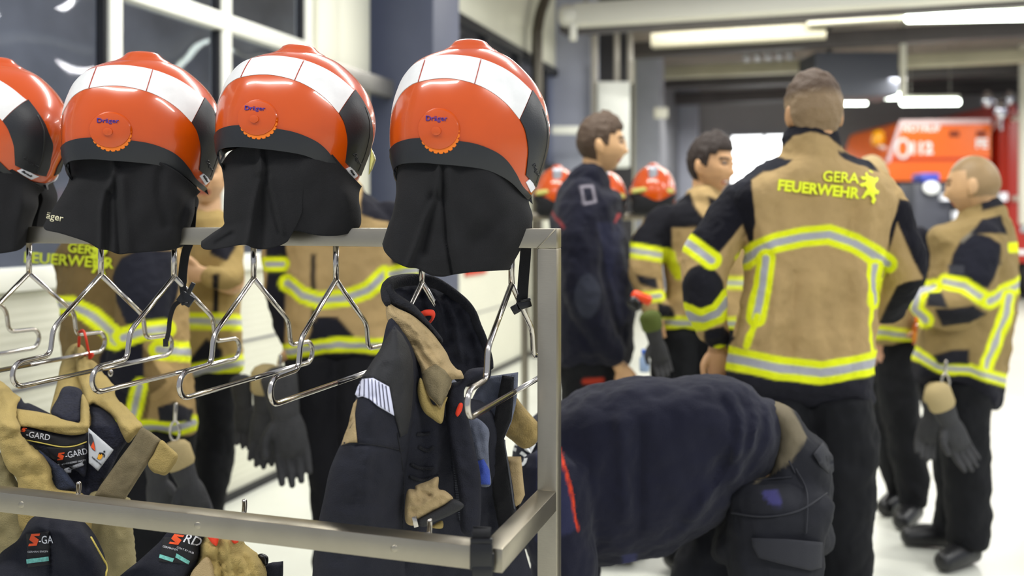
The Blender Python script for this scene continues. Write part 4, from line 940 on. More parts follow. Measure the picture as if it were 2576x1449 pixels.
# ---- bending over
P6 = person('person in a navy fleece bending far forward behind the upright post', 2.30, 1850, (1262, 1290), 90, 88, .98, 'short', '#2E241C', '#C2986C', neck=(1345, 1190, 0, (1940, 1190, 2.3)),
    arms=[[(1400, 1330, -.1), (1420, 1480, -.1), (1410, 1640, -.05)], [(1420, 1330, .15), (1450, 1500, .15), (1440, 1640, .1)]], hands=[(1408, 1640, -.05, (-.1, 0, -1), 1, .5), (1440, 1640, .1, (-.1, 0, -1), -1, .5)], legs=[[(1950, 1400, -.06), (1960, 1650, -.06), (1960, 1900, -.06)], [(1930, 1400, .12), (1900, 1650, .12), (1890, 1900, .12)]],
    torso=[(1415, 1012), (1450, 985), (1520, 962), (1600, 951), (1700, 950), (1745, 940), (1790, 942), (1850, 955), (1895, 975), (1915, 998), (1945, 1005), (1966, 1030), (1978, 1075), (1975, 1125), (1960, 1170), (1925, 1215), (1870, 1265), (1800, 1325), (1720, 1375), (1650, 1405), (1570, 1420), (1500, 1425), (1440, 1420), (1370, 1380), (1320, 1330), (1290, 1250), (1280, 1170), (1300, 1100), (1350, 1050)], jT=.165, jR=150, jbase='#1B1C2B', jmat=m_knit,
    sleeves=[([(1390, 1180, -.13), (1400, 1300, -.16), (1420, 1430, -.16), (1440, 1560, -.12)], [88, 88, 78, 62]), ([(1400, 1200, .12), (1440, 1380, .15), (1450, 1560, .13)], [80, 72, 58])],
    folds=[([(1760, 950), (1825, 990), (1862, 1060), (1845, 1180), (1740, 1300)], .024, 15), ([(1850, 960), (1885, 1010), (1900, 1100), (1850, 1200), (1720, 1330)], .024, 13), ([(1900, 990), (1935, 1050), (1930, 1130), (1870, 1220)], .022, 13), ([(1800, 975), (1845, 1040), (1850, 1110), (1800, 1210)], -.024, 12), ([(1870, 1000), (1890, 1060), (1875, 1140), (1800, 1250)], -.024, 10), ([(1915, 1010), (1925, 1080), (1890, 1170)], -.02, 9), ([(1880, 1190), (1780, 1290), (1600, 1390)], -.016, 16), ([(1830, 1270), (1700, 1350), (1560, 1400)], .016, 16), ([(1560, 1060), (1575, 1300)], .012, 14), ([(1610, 1080), (1605, 1350)], -.012, 14), ([(1500, 1150), (1480, 1380)], .010, 18)],
    jpaint=[('p', [(1405, 1130), (1420, 1190), (1440, 1262), (1453, 1330), (1430, 1345), (1350, 1360), (1350, 1130)], '#2C2E49'), ('s', [(1409, 1130), (1424, 1190), (1443, 1262), (1456, 1332)], 6.5, '#E2451F'), ('p', [(1566, 1395), (1602, 1395), (1602, 1480), (1566, 1480)], '#30335C')],
    tr=[([(1955, 1250, -.06), (1950, 1400, -.08), (1955, 1560, -.07), (1960, 1760, -.06), (1960, 1940, -.06)], [130, 118, 105, 85, 72]), ([(1925, 1250, .12), (1810, 1430, .13), (1745, 1620, .13), (1735, 1940, .13)], [118, 112, 95, 72])],
    trhip=[(1925, 1010), (1985, 1030), (2035, 1075), (2084, 1120), (2096, 1180), (2092, 1280), (2080, 1400), (1830, 1420), (1800, 1360), (1860, 1260), (1930, 1180), (1950, 1100)], trbase='#202127',
    trpaint=[('p', [(1900, 980), (1990, 1025), (2036, 1092), (2026, 1110), (1988, 1165), (1900, 1220)], '#6C6350'), ('s', [(1988, 1030), (2036, 1092)], 9, '#1F2027'), ('p', [(1920, 1238), (1953, 1232), (1967, 1274), (1940, 1272), (1922, 1252)], '#3A3866')], boots=[(1960, 1990, -.06, (-1, 0, 0), 1), (1880, 1990, .12, (-1, 0, 0), 1)], vox=.007)
bt6 = bvh_of(P6[2])
for pl in ([(1890, 1353), (1980, 1356), (2070, 1364), (2068, 1428), (2040, 1436), (1970, 1420), (1908, 1404), (1893, 1376)], [(2046, 1142), (2070, 1112), (2096, 1148), (2098, 1184), (2090, 1196), (2062, 1170)]):
    mk('pocket_flap', decal(pl, bt6, .008, .006, h=9, smooth=False), mat('twill_flap', '#24252C', .85, bump=.4, bscale=600), P6[2])
for pl in ([(2002, 1180), (2030, 1240), (2028, 1340)], [(1840, 1290), (1920, 1300), (2010, 1285), (2080, 1240)], [(1985, 1160), (2000, 1190)], [(1890, 1210), (1990, 1200)]):
    c = [castpx(bt6, x, y, None) for x, y in sp2(pl, 5, False)]; c = [q-d*.0075 for q, d in c if q is not None]
    if len(c) > 2: mk('seam', tube(c, .0022, smooth=False, sides=6), mat('twill_flap'), P6[2])
bj = bvh_of(P6[1])
for s_, x, y, sz, an in (('FEUER', 1308, 1150, 62, -62),):
    P, fs = textpx(s_, x, y, sz, an, bold=.02); mk('back_lettering', decal(None, bj, .010, .001, P=P, fs=fs), mat('white_print', '#E4E6E6', .6), P6[1], smooth=False)
# ---- left group behind the hangers
P7 = person('person with back turned behind the left hangers, yellow lettering on tan jacket', 2.95, 310, (300, 448), 165, 0, .98, 'short', '#33261A', '#C2986C', neck=(300, 560),
    arms=[[(380, 640, -.05), (360, 800, -.1), (330, 930, -.1), (380, 950, -.06)]], hands=[(385, 952, -.04, (.2, .5, -.5), 1, 1.0, .8)], legs=[[(260, 1250), (260, 1500)], [(400, 1250), (400, 1500)]],
    torso=[(250, 560), (180, 590), (140, 630), (138, 700), (146, 800), (155, 900), (165, 1000), (180, 1095), (330, 1105), (482, 1100), (486, 1010), (478, 930), (470, 820), (468, 720), (458, 640), (400, 580), (330, 552)], jT=.13, jR=90,
    sleeves=[([(375, 640, -.06), (362, 730, -.12), (355, 830, -.15), (335, 920, -.15), (400, 960, -.14)], [68, 66, 60, 58, 46])], collar=([(290, 590), (295, 545)], [.095, .09], 1.1), jbase='#6E5B38',
    jpaint=[('p', [(395, 620), (500, 620), (500, 1110), (360, 1110), (380, 990), (420, 960), (360, 870), (420, 800)], '#A58A5C'), ('p', [(285, 700), (310, 650), (350, 628), (440, 632), (452, 720), (430, 800), (412, 830), (330, 840), (290, 760)], '#1F2029'), ('p', [(245, 1010), (250, 900), (285, 845), (360, 865), (362, 980), (330, 1020)], '#1B1B24'),
        S([(140, 768), (182, 768), (235, 797), (282, 836), (288, 860)], 42), S([(308, 850), (360, 834), (418, 828)], 46), S([(400, 880), (478, 886)], 46), S([(352, 970), (330, 1060)], 38), S([(300, 1076), (360, 1078), (420, 1082), (490, 1062)], 36), ('p', [(395, 1025), (440, 1010), (485, 1030), (480, 1062), (400, 1062)], '#26262B'), ('p', [(150, 1095), (500, 1092), (500, 1150), (150, 1150)], '#1A1A22')],
    tr=[([(250, 1090), (260, 1300), (262, 1500), (262, 1650)], [88, 82, 66, 58]), ([(400, 1090), (405, 1300), (402, 1500), (400, 1650)], [88, 80, 66, 58])], boots=[(262, 1690, 0, (0, 1, 0), 1), (400, 1690, 0, (.2, 1, 0), 1)], vox=.007)
bj = bvh_of(P7[1])
for s_, x, y, sz, an in (('GERA', 212, 628, 32, 6), ('FEUERWEHR', 172, 656, 38, 4)):
    P, fs = textpx(s_, x, y, sz, an, sx=1.05, bold=.02); mk('back_lettering', decal(None, bj, .008, .001, P=P, fs=fs), mat('olive_yellow_print', '#BFCB10', .6), P7[1], smooth=False)
mk('back_emblem', decal([(252+(x-2190)*.95, 652+(y-470)*1.2) for x, y in lion], bj, .008, .001, h=4), mat('olive_yellow_print'), P7[1], smooth=False)
P8 = person('person looking between the second and third helmets, arms folded in a tan jacket', 3.45, 530, (518, 440), 12, 0, 1.0, 'short', '#3A2B1E', '#CCA278', neck=(520, 560),
    arms=[[(580, 640), (590, 720, -.1), (510, 690, -.2)]], hands=[(512, 690, -.22, (-1, 0, .1), 1, .6)], legs=[[(555, 1100), (545, 1300)], [(500, 1100, .1), (500, 1300, .1)]],
    torso=[(480, 565), (440, 600), (430, 700), (440, 800), (450, 940), (540, 950), (605, 940), (612, 900), (604, 800), (602, 700), (592, 620), (560, 575)], jT=.13, jR=60, sleeves=[([(575, 610, -.02), (586, 680, -.08), (560, 705, -.16), (520, 690, -.22)], [32, 32, 28, 24])], jbase='#A48C58', collar=([(520, 590), (519, 550)], [.085, .08], 1.1),
    jpaint=[('p', [(525, 600), (560, 590), (595, 620), (570, 660), (530, 640)], '#1D1D26'), ('p', [(534, 690), (550, 690), (550, 870), (534, 870)], '#17171C'), S([(470, 806), (610, 812)], 38), ('p', [(480, 900), (520, 850), (560, 880), (560, 930), (480, 940)], '#1A1A20'), S([(440, 946), (530, 928), (612, 912)], 38), ('p', [(440, 962), (612, 935), (612, 980), (440, 990)], '#191920')],
    tr=[([(545, 930), (545, 1050), (535, 1180), (525, 1300), (520, 1430)], [58, 54, 46, 38, 34]), ([(500, 930, .1), (510, 1100, .1), (500, 1430, .1)], [54, 46, 36])], trbase='#111216', boots=[(522, 1520, 0, (.1, -1, 0), 1), (500, 1500, .1, (-.1, -1, 0), 1)], vox=.009)
P9 = person('person facing us behind the helmets, tan jacket with a dark front strip', 3.20, 850, (842, 378), 8, 0, 1.0, 'short', '#33261A', '#CCA278', neck=(850, 500),
    arms=[[(960, 560), (1000, 680, .02), (960, 800, .0)], [(720, 560), (695, 680, .02), (730, 820)]], hands=[(740, 860, -.02, (.1, 0, -1), 1, .5), (955, 820, -.02, (-.1, 0, -1), -1, .5)], legs=[[(800, 1100), (810, 1350)], [(910, 1100), (910, 1350)]],
    torso=[(800, 480), (740, 510), (700, 560), (706, 650), (712, 760), (716, 900), (800, 915), (975, 905), (990, 780), (1000, 660), (990, 560), (960, 510), (900, 480)], jT=.13, jR=80,
    sleeves=[([(965, 530), (1000, 620), (1010, 700, .02), (985, 800)], [45, 46, 44, 36]), ([(722, 545), (705, 640), (705, 740), (735, 850)], [45, 42, 38, 32])], collar=([(850, 510), (850, 470)], [.092, .086], 1.1),
    jpaint=[('p', [(910, 460), (1010, 500), (1060, 640), (1040, 700), (985, 660), (975, 560), (905, 540)], '#1C1C24'), ('p', [(670, 520), (760, 480), (760, 540), (718, 600), (716, 900), (670, 880)], '#1A1A22'), ('p', [(782, 640), (794, 640), (796, 860), (784, 860)], '#17171C'), S([(722, 712), (760, 742), (800, 756), (870, 750), (925, 730), (968, 690)], 40), S([(672, 665), (708, 665)], 34), S([(985, 690), (1055, 678)], 36),
        ('p', [(775, 850), (800, 796), (850, 798), (892, 845), (892, 870), (775, 870)], '#1B1B22'), S([(700, 888), (760, 880), (850, 866), (985, 872)], 36), ('p', [(690, 908), (850, 886), (990, 892), (990, 950), (690, 950)], '#17171D')],
    tr=[([(790, 900), (800, 1050), (830, 1200), (832, 1400), (832, 1520)], [76, 66, 54, 46, 42]), ([(910, 900), (905, 1100), (905, 1300), (905, 1520)], [74, 62, 48, 42])], trbase='#131318', boots=[(832, 1570, 0, (.1, -1, 0), 1), (905, 1570, 0, (0, -1, 0), 1)], vox=.008)
# ================================================================ GEAR HANGING ON THE RACK
m_tan = mat('tan_cloth', '#A38E55', .9, bump=.6, bscale=420, var=.12, vscale=16)
m_tan2 = mat('sand_cloth', '#A8926A', .9, bump=.5, bscale=420, var=.1, vscale=16)
m_khk = mat('khaki_twill', '#8B805A', .9, bump=.7, bscale=600, var=.15, vscale=10)
m_nav = mat('navy_cloth', '#26272F', .92, spec=.2, bump=.5, bscale=500, var=.12, vscale=14)
m_lin = mat('navy_lining', '#191B2A', .95, bump=.9, bscale=260, var=.25, vscale=120)
m_chr = mat('charcoal_shoulder', '#1B1B1E', .7, bump=.4, bscale=400, var=.12, vscale=20)
m_kni = mat('dark_knit', '#15161D', .95, bump=.9, bscale=300, var=.2, vscale=60)
m_vel = mat('worn_velcro', '#85785A', .95, bump=.9, bscale=700, var=.15, vscale=30)
m_bkv = mat('black_velcro', '#0D0D12', 1, bump=1, bscale=900)
m_den = mat('grey_lining', '#646978', .9, bump=.6, bscale=500, var=.2, vscale=30)
m_blu = mat('blue_lining', '#3A50A8', .9, bump=.5, bscale=500, var=.2, vscale=30)
m_ref = mat('reflective_stripe', '#DADCF2', .35)
m_red2 = mat('red_tape', '#E0391A', .7)
m_lab = mat('label_black', '#121217', .8); m_lw = mat('label_print', '#D5D6DC', .7); m_lo = mat('label_orange', '#E2501E', .7); m_lt = mat('label_teal', '#6FB8AE', .7, var=.3, vscale=200); m_tag = mat('tag_white', '#BFC1C4', .7)
m_st2 = mat('stitch_yellow', '#C9B65A', .8)
def crop6(P): return [(700+x/1.884, 680+y/1.884) for x, y in P]
def c5(P): return [(960+x/4.025, 680+y/4.025) for x, y in P]
def c6b(P): return [(1000+x/3.226, 1000+y/3.226) for x, y in P]
def c3b(P): return [(x/4.14, 900+y/4.14) for x, y in P]
def c5l(P): return [(x/2.419, 850+y/2.419) for x, y in P]
def cB(P): return [(x/3.481, 1240+y/3.481) for x, y in P]
def line(name, pts, bv, r, m, par, off=.001, Zf=None):
    c = [castpx(bv, x, y, None) for x, y in sp2(pts, 6, False)]; c = [q-d*off for q, d in c if q is not None]
    if len(c) > 2: return mk(name, tube(c, r, smooth=False, sides=6), m, par)
# ---------------------------------------------------------------- the dark coat
zc = lambda x, y: 1.535+max(0, x-930)*.00072+max(0, y-1050)*.00022
coat = thing('fire_coat', W(1060, 1449, 1.7), 'dark navy fire coat with tan collar hanging open on the rack beside the post', 'coat')
body = mk('body', puff([(985, 800), (960, 870), (940, 930), (960, 1100), (900, 1250), (840, 1450), (830, 1640), (1360, 1640), (1345, 1480), (1322, 1390), (1302, 1300), (1291, 1230), (1279, 1160), (1262, 1090), (1240, 1040), (1215, 1012), (1180, 1002), (1130, 990), (1085, 955), (1050, 880)],
    lambda x, y: zc(x, y)+.05, .05, 60, 9, wr=.006, wf=.018, folds=[([(1100, 1080), (1090, 1300)], .010, 12), ([(1070, 1060), (1060, 1250)], -.008, 10), ([(1150, 1090), (1165, 1350)], .010, 10), ([(1130, 1060), (1175, 1200), (1195, 1400)], .012, 9), ([(1215, 1080), (1232, 1350)], -.008, 12)]), m_nav, coat)
bb_ = bvh_of(body)
# far shoulder's sleeve in tan behind the opening
mk('far_sleeve', puff(c6b([(955, 0), (1010, 60), (1090, 150), (1146, 220), (1148, 300), (1130, 360), (1095, 395), (1040, 415), (990, 400), (930, 350), (870, 300), (850, 240), (890, 100)]), 1.93, .03, 30, 6, wr=.004, seed=5), mat('worn_tan', '#8C7747', .9, bump=.8, bscale=300, var=.35, vscale=30), coat)
mk('grip_pad', puff(c6b([(870, 480), (1003, 480), (1022, 690), (1034, 790), (1000, 860), (940, 900), (900, 800)]), 1.90, .012, 16, 6, smooth=False, folds=[(c6b([(920, 520), (1010, 530)]), .006, 4), (c6b([(920, 632), (1020, 625)]), -.004, 3), (c6b([(930, 685), (1022, 680)]), .004, 3), (c6b([(940, 790), (1030, 785)]), -.004, 3)]), m_tan2, coat)
sl = mk('sleeve', puff([(992, 816), (972, 848), (955, 880), (933, 913), (908, 955), (894, 1005), (880, 1062), (860, 1110), (830, 1180), (815, 1250), (800, 1320), (790, 1400), (782, 1500), (780, 1560), (1010, 1560), (1018, 1420), (1020, 1330), (1018, 1230), (1030, 1120), (1042, 1030), (1048, 960), (1046, 905), (1034, 868), (1014, 836)],
    lambda x, y: zc(x, y)+.0, .06, 75, 8, Tb=.02, wr=.006, wf=.016, seed=2, folds=[([(895, 1118), (960, 1125), (1020, 1135)], -.006, 6), ([(925, 1140), (905, 1300)], .006, 14), ([(960, 930), (985, 1100), (975, 1300)], -.006, 16), ([(1010, 900), (1018, 1100)], .008, 10)]), m_nav, coat)
bs = bvh_of(sl)
mk('shoulder_patch', decal([(992, 820), (974, 848), (955, 881), (933, 914), (908, 951), (941, 951), (980, 973), (994, 1048), (1008, 1100), (1026, 1090), (1036, 1030), (1041, 960), (1039, 908), (1029, 872), (1012, 842)], bs, .0030, .001, h=8), m_chr, coat)
rf = mk('reflective_stripe', decal([(911, 953), (939, 951), (979, 973), (985, 1005), (992, 1046), (951, 1022), (930, 1004), (912, 997), (900, 1000), (893, 992), (900, 972)], bs, .0048, .0008, h=6), m_ref, coat)
gl = [decal([(x0, y0), (x0+2.2, y0+.6), (x0+2.2+dx, y1+1), (x0+dx, y1)], bs, .0066, .0006, h=8) for x0, y0, y1, dx in ((905, 958, 996, -3), (915, 953, 997, -1), (925, 952, 1003, 2), (934, 953, 1012, 3), (943, 956, 1018, 5), (952, 960, 1024, 6), (961, 966, 1030, 7), (970, 970, 1036, 9))]
mk('stripe_slits', join(*gl), mat('slit_dark', '#33334A', .6), rf)
mk('sleeve_insert', decal([(899, 1003), (893, 1040), (895, 1073), (899, 1113), (880, 1113), (858, 1121), (866, 1095), (876, 1070), (882, 1042), (889, 1015)], bs, .0015, .001, h=6), m_tan2, coat)
line('sleeve_seam', [(862, 1120), (900, 1115), (960, 1122), (1015, 1134)], bs, .0012, m_kni, coat, .0005)
line('sleeve_seam', [(1000, 1090), (1015, 1200), (1012, 1330)], bs, .0012, m_kni, coat, .0005)
# collar: inner lining, knit edge, tan face
lz = lambda x, y: 1.80+max(0, 760-y)*.0006
lining = mk('collar_lining', puff(c5([(60, 200), (120, 130), (230, 98), (370, 94), (520, 118), (650, 185), (760, 265), (850, 345), (920, 435), (965, 560), (1030, 700), (1085, 880), (1110, 990), (1080, 1110), (900, 1180), (760, 1130), (600, 900), (350, 600), (120, 400)]), lz, .012, 40, 6, Tb=.03, wr=.008, wf=.02, seed=8,
    folds=[(c5([(520, 200), (600, 400), (640, 700)]), .014, 8), (c5([(640, 250), (740, 500), (800, 900)]), .012, 8), (c5([(780, 420), (900, 700), (960, 1000)]), -.008, 8), (c5([(420, 250), (480, 450)]), -.010, 8)]), m_nav, coat)
edge = [(60, 330), (45, 260), (50, 180), (110, 128), (230, 100), (370, 96), (520, 120), (650, 186), (760, 268), (850, 350), (920, 440), (965, 560), (1030, 700), (1085, 890), (1100, 990)]
ez = [1.64, 1.66, 1.70, 1.74, 1.78, 1.80, 1.80, 1.80, 1.80, 1.80, 1.80, 1.80, 1.80, 1.80, 1.79]
mk('collar_edge', tube([W(*c5([e])[0], z-.006) for e, z in zip(edge, ez)], [.006, .009, .010, .010, .0095, .009, .009, .008, .008, .008, .007, .007, .006, .006, .005], n=6, sides=12, flat=1.3), m_kni, coat)
roll = mk('collar_roll', puff(c5([(45, 270), (42, 200), (70, 150), (105, 140), (120, 185), (150, 230), (240, 290), (340, 360), (420, 450), (510, 560), (600, 670), (620, 720), (600, 745), (520, 640), (420, 540), (300, 450), (170, 380), (60, 340)]), 1.655, .014, 14, 5, wr=.002), m_kni, coat)
col = mk('collar', puff(c5([(55, 330), (160, 385), (300, 450), (420, 545), (520, 645), (600, 750), (660, 840), (700, 930), (760, 1000), (805, 1020), (832, 1085), (810, 1100), (720, 1110), (700, 1180), (640, 1300), (600, 1400), (540, 1340), (470, 1270), (440, 1190), (415, 1110), (400, 1010), (370, 930), (290, 780), (200, 660), (130, 590), (75, 545), (45, 440)]), lambda x, y: 1.645-max(0, y-880)*.00025, .020, 30, 5, wr=.004, wf=.03, seed=3,
    folds=[(c5([(110, 390), (300, 500), (500, 700), (640, 880), (780, 1050)]), -.006, 3), (c5([(90, 430), (280, 540), (470, 740), (600, 920)]), .004, 4), (c5([(330, 740), (420, 880), (480, 980)]), -.009, 5), (c5([(380, 700), (460, 840), (560, 960)]), .006, 6)]), m_tan2, coat)
bc = bvh_of(col)
mk('velcro_patch', decal(c5([(405, 1040), (480, 980), (550, 950), (640, 1010), (715, 1110), (670, 1250), (600, 1390), (540, 1330), (475, 1260), (430, 1160)]), bc, .0015, .0015, h=5), m_vel, coat)
mk('collar_tab', puff(crop6([(675, 510), (660, 560), (668, 620), (690, 670), (725, 700), (775, 725), (790, 640), (800, 600), (740, 640), (710, 590)]), 1.618, .008, 12, 5), m_tan, coat)
mk('hanging_loop', tube([W(1060, 792, 1.68), W(1072, 787, 1.67), (W(1088, 788, 1.67)), W(1089, 800, 1.68), W(1080, 812, 1.69)], .0024, n=6, sides=8, flat=2.4), m_red2, coat)
# opening
zf = lambda x, y: 1.735
pl = mk('front_placket', puff(crop6([(815, 540), (860, 525), (905, 470), (1000, 465), (960, 520), (900, 540), (880, 590), (900, 700), (935, 860), (960, 1000), (950, 1240), (870, 1240), (860, 1100), (830, 900), (800, 750), (795, 620)]), 1.655, .016, 18, 6, wr=.004, seed=6), m_nav, coat)
gf = mk('lining_flap', puff(c6b([(640, -60), (740, -170), (980, -205), (975, -60), (960, 60), (925, 200), (880, 300), (850, 370), (760, 230), (560, 150), (590, 40)]), 1.83, .006, 8, 6, smooth=False, wr=.004, seed=7, folds=[(c6b([(600, 90), (700, 150), (770, 220)]), .008, 6)]), m_den, coat)
vs = mk('velcro_edge', puff(c6b([(850, -180), (945, -165), (940, 20), (925, 180), (885, 280), (865, 330), (890, 480), (905, 620), (930, 800), (950, 900), (960, 1050), (900, 1150), (830, 1100), (790, 900), (755, 700), (735, 480), (735, 250), (780, 200), (800, 60)]), 1.80, .006, 8, 6, smooth=False, wr=.003, seed=9), m_bkv, coat)
line('velcro_piping', c6b([(948, -120), (946, 40), (928, 190), (880, 300), (868, 360), (885, 480), (905, 600), (925, 760), (948, 900)]), bvh_of(vs), .002, mat('grey_piping', '#4A4B50', .8), coat)
ds = mk('lining_strip', puff(c6b([(540, 160), (640, 165), (740, 260), (738, 400), (745, 560), (755, 712), (655, 708), (630, 560), (600, 420), (560, 300)]), 1.71, .006, 14, 6, wr=.004, seed=1, folds=[(c6b([(620, 250), (660, 420), (700, 600)]), .005, 5)]), m_den, coat)
bd_ = bvh_of(ds)
mk('blue_lining', decal(c6b([(632, 520), (700, 500), (748, 590), (754, 708), (658, 704)]), bd_, .0012, .0008, h=5), m_blu, coat)
for k, (zp, m_) in enumerate(((c6b([(445, 380), (460, 500), (480, 700), (500, 900), (525, 1020)]), mat('zip_dark', '#2E3038', .4, metal=.6)), (c6b([(600, 350), (625, 480), (635, 650), (645, 800), (655, 950)]), mat('zip_dark')))):
    P = resamp([(p[0], p[1]) for p in sp2(zp, 5, False)], 4.2, False); Zz = (1.612, 1.688)[k]; tv = []
    for q in P: tv.append(obox(W(q[0], q[1], Zz-.004), (.0032, 0, 0), (0, .0015, 0), (0, 0, .0011)))
    bz = bvh_of(body) if k == 0 else None
    tv = []
    for q in P:
        if k == 0:
            h, d = castpx(bb_, q[0], q[1], None); c0 = (h-d*.003) if h else W(q[0], q[1], Zz)
        else:
            h, d = castpx(bd_, q[0], q[1], None); h2, _ = castpx(bb_, q[0], q[1], None); hh = [z for z in (h, h2) if z]; c0 = (min(hh, key=lambda z: z.y)-d*.004) if hh else W(q[0], q[1], Zz)
        tv.append(obox(c0, (.0034, 0, 0), (0, .0015, 0), (0, 0, .0012)))
    mk('zipper', join(*tv), m_, coat, smooth=False)
mk('zip_slider', obox(W(1201, 1254, 1.655), (.0045, 0, 0), (0, .003, 0), (0, 0, .008), .001), m_rod, coat, auto=30)
mk('red_tag', puff(c6b([(505, 45), (530, 55), (520, 110), (488, 155), (470, 130), (485, 80)]), 1.625, .003, 4, 4), m_red2, coat)
pk = mk('pocket', puff(c6b([(75, 765), (140, 745), (150, 715), (245, 680), (330, 645), (332, 740), (390, 760), (452, 825), (380, 880), (250, 950), (165, 1000), (120, 1040), (60, 990)]), 1.60, .014, 14, 5, wr=.004, wf=.03, seed=4, folds=[(c6b([(80, 890), (200, 870), (300, 800)]), .006, 5), (c6b([(190, 760), (260, 800)]), -.006, 6)]), m_tan2, coat)
mk('pocket_trim', puff(c6b([(452, 825), (540, 880), (440, 950), (300, 1010), (220, 1050), (160, 1030), (170, 990), (250, 945), (380, 875)]), 1.592, .008, 10, 5), m_chr, coat)
mk('drawcord_end', puff(c6b([(285, 1040), (360, 1000), (365, 1060), (290, 1060)]), 1.62, .004, 5, 5), m_tan, coat)
mk('cord_clip', obox(W(1045, 1312, 1.585), (.004, 0, .001), (0, .003, 0), (-.002, 0, .009), .001), m_rod, coat, auto=30)
for q in ([(170, 400), (240, 430), (290, 400)], [(110, 540), (180, 570), (290, 575)], [(100, 640), (200, 670), (330, 640)], [(160, 300), (260, 290)]):
    line('loop_tape', c6b(q), bb_, .003, m_kni, coat, .002)
# ---------------------------------------------------------------- buckle strap over the front rail
zk = frp(1212).y-.030
o = thing('buckle_strap', W(1212, 1400, zk), 'black webbing strap with a snap buckle hanging over the front rail corner', 'strap')
mk('webbing', join(web([(1214, 1331, .065), (1213, 1326, .03), (1212, 1332, .0), (1211, 1380, 0), (1212, 1560, 0)], zk, .026, .002, 8)), m_web, o)
mk('buckle', join(obox(W(1211, 1395, zk-.004), (.0165, 0, 0), (0, .0055, 0), (0, 0, .017), .003), obox(W(1213, 1436, zk-.004), (.015, 0, 0), (0, .005, 0), (0, 0, .011), .003), obox(W(1187, 1412, zk-.003), (.003, 0, 0), (0, .004, 0), (0, 0, .012), .001), obox(W(1238, 1412, zk-.003), (.003, 0, 0), (0, .004, 0), (0, 0, .012), .001)), mat('black_plastic'), o, auto=30)
mk('keeper', obox(W(1211, 1362, zk-.003), (.016, 0, 0), (0, .004, 0), (0, 0, .005), .001), mat('black_plastic'), o, auto=30)
# ---------------------------------------------------------------- tan coat with its lining shown, left
def zj(x, y): return max(2.24-max(0, y-860)*.0016, 1.90)
jac = thing('fire_jacket', W(180, 1300, 1.95), 'tan fire jacket hanging inside out by a red loop, navy lining and brand labels showing', 'jacket')
def J(name, poly, dz, m, T=.016, R=26, h=7, **k): return mk(name, puff(poly, (lambda x, y: zj(x, y)+dz), T, R, h, **k), m, jac)
J('back_lining', c3b([(155, 480), (205, 412), (250, 470), (300, 475), (400, 520), (540, 590), (690, 640), (840, 680), (900, 700), (900, 860), (200, 760), (150, 560)]), .05, m_lin, .012, 20, wr=.004)
J('strap_end', [(170, 878), (186, 865), (199, 868), (200, 905), (201, 950), (208, 985), (200, 1005), (190, 1040), (165, 1062), (127, 1046), (135, 997), (145, 958), (152, 918)], .02, m_tan, .014, 18, wr=.004, seed=2, folds=[([(160, 930), (190, 925)], -.005, 5), ([(165, 955), (195, 950)], .004, 5)])
J('shoulder_lining', c3b([(645, 320), (700, 296), (760, 300), (830, 325), (858, 380), (850, 500), (836, 660), (690, 655), (530, 578), (600, 420)]), -.02, m_lin, .012, 16, wr=.004, seed=3, folds=[(c3b([(690, 640), (760, 590), (840, 540)]), -.006, 4)])
J('inner_lining', [(45, 1080), (110, 1098), (222, 1080), (222, 1010), (240, 1018), (262, 1024), (280, 1045), (300, 1072), (318, 1090), (320, 1110), (300, 1140), (275, 1190), (245, 1260), (232, 1330), (150, 1330), (120, 1200), (60, 1110)], .012, m_lin, .014, 22, wr=.005, seed=4, folds=[([(224, 1090), (222, 1240)], .008, 4)])
band = J('collar_band', c3b([(150, 540), (260, 545), (400, 565), (550, 600), (640, 640), (760, 668), (830, 672), (838, 560), (845, 430), (862, 380), (905, 450), (925, 520), (928, 640), (925, 720), (905, 780), (780, 806), (640, 795), (430, 750), (300, 722), (205, 712), (170, 650)]), -.035, m_tan, .012, 12, 5, wr=.003, seed=5, folds=[(c3b([(190, 680), (400, 720), (640, 762), (900, 750)]), -.004, 3), (c3b([(870, 420), (880, 640)]), .004, 5)])
inl = J('label_panel', c3b([(190, 700), (430, 748), (640, 790), (780, 803), (920, 778), (922, 860), (910, 960), (900, 1100), (880, 1240), (800, 1180), (660, 1110), (560, 1060), (400, 960), (280, 870), (210, 830)]), -.022, m_lin, .010, 14, 5, wr=.002)
bi = bvh_of(inl)
la = mk('brand_label', decal(c3b([(205, 735), (430, 775), (640, 803), (800, 808), (918, 785), (905, 870), (780, 915), (640, 925), (450, 890), (250, 842)]), bi, .0012, .0008, h=5), m_lab, jac)
line('gold_piping', c3b([(250, 850), (450, 892), (640, 928), (780, 918), (900, 876)]), bi, .0013, m_st2, jac, .002)
lb = mk('size_label', decal(c3b([(480, 930), (640, 940), (880, 905), (885, 1060), (870, 1130), (740, 1160), (660, 1165), (590, 1090), (540, 1040)]), bi, .0012, .0008, h=5), m_lab, jac)
def onb(bv, s, x, y, sz, an, m, par, off=.0028, sx=1, bold=0, shear=0, nm='lettering'):
    P, fs = textpx(s, x, y, sz, an, sx, shear, bold); return mk(nm, decal(None, bv, off, .0005, P=P, fs=fs), m, par, smooth=False)
def slogo(bv, x, y, w, h, an, m, par, off=.0028):
    a = an*D2R; pts = []
    for u, v in [(.3, 0), (1, 0), (.93, .2), (.5, .2), (.86, .5), (.66, 1), (0, 1), (.07, .8), (.46, .8), (.12, .48)]:
        dx, dy = (u-.5)*w, (v-.5)*h; pts.append((x+dx*math.cos(a)-dy*math.sin(a), y+dx*math.sin(a)+dy*math.cos(a)))
    return mk('brand_mark', decal(pts, bv, off, .0005, h=6), m, par, smooth=False)
slogo(bi, 60, 1081, 14, 11, 12, m_lo, la); onb(bi, '-GARD', 96, 1097, 21, 9, m_lw, la, sx=.95, bold=.005)
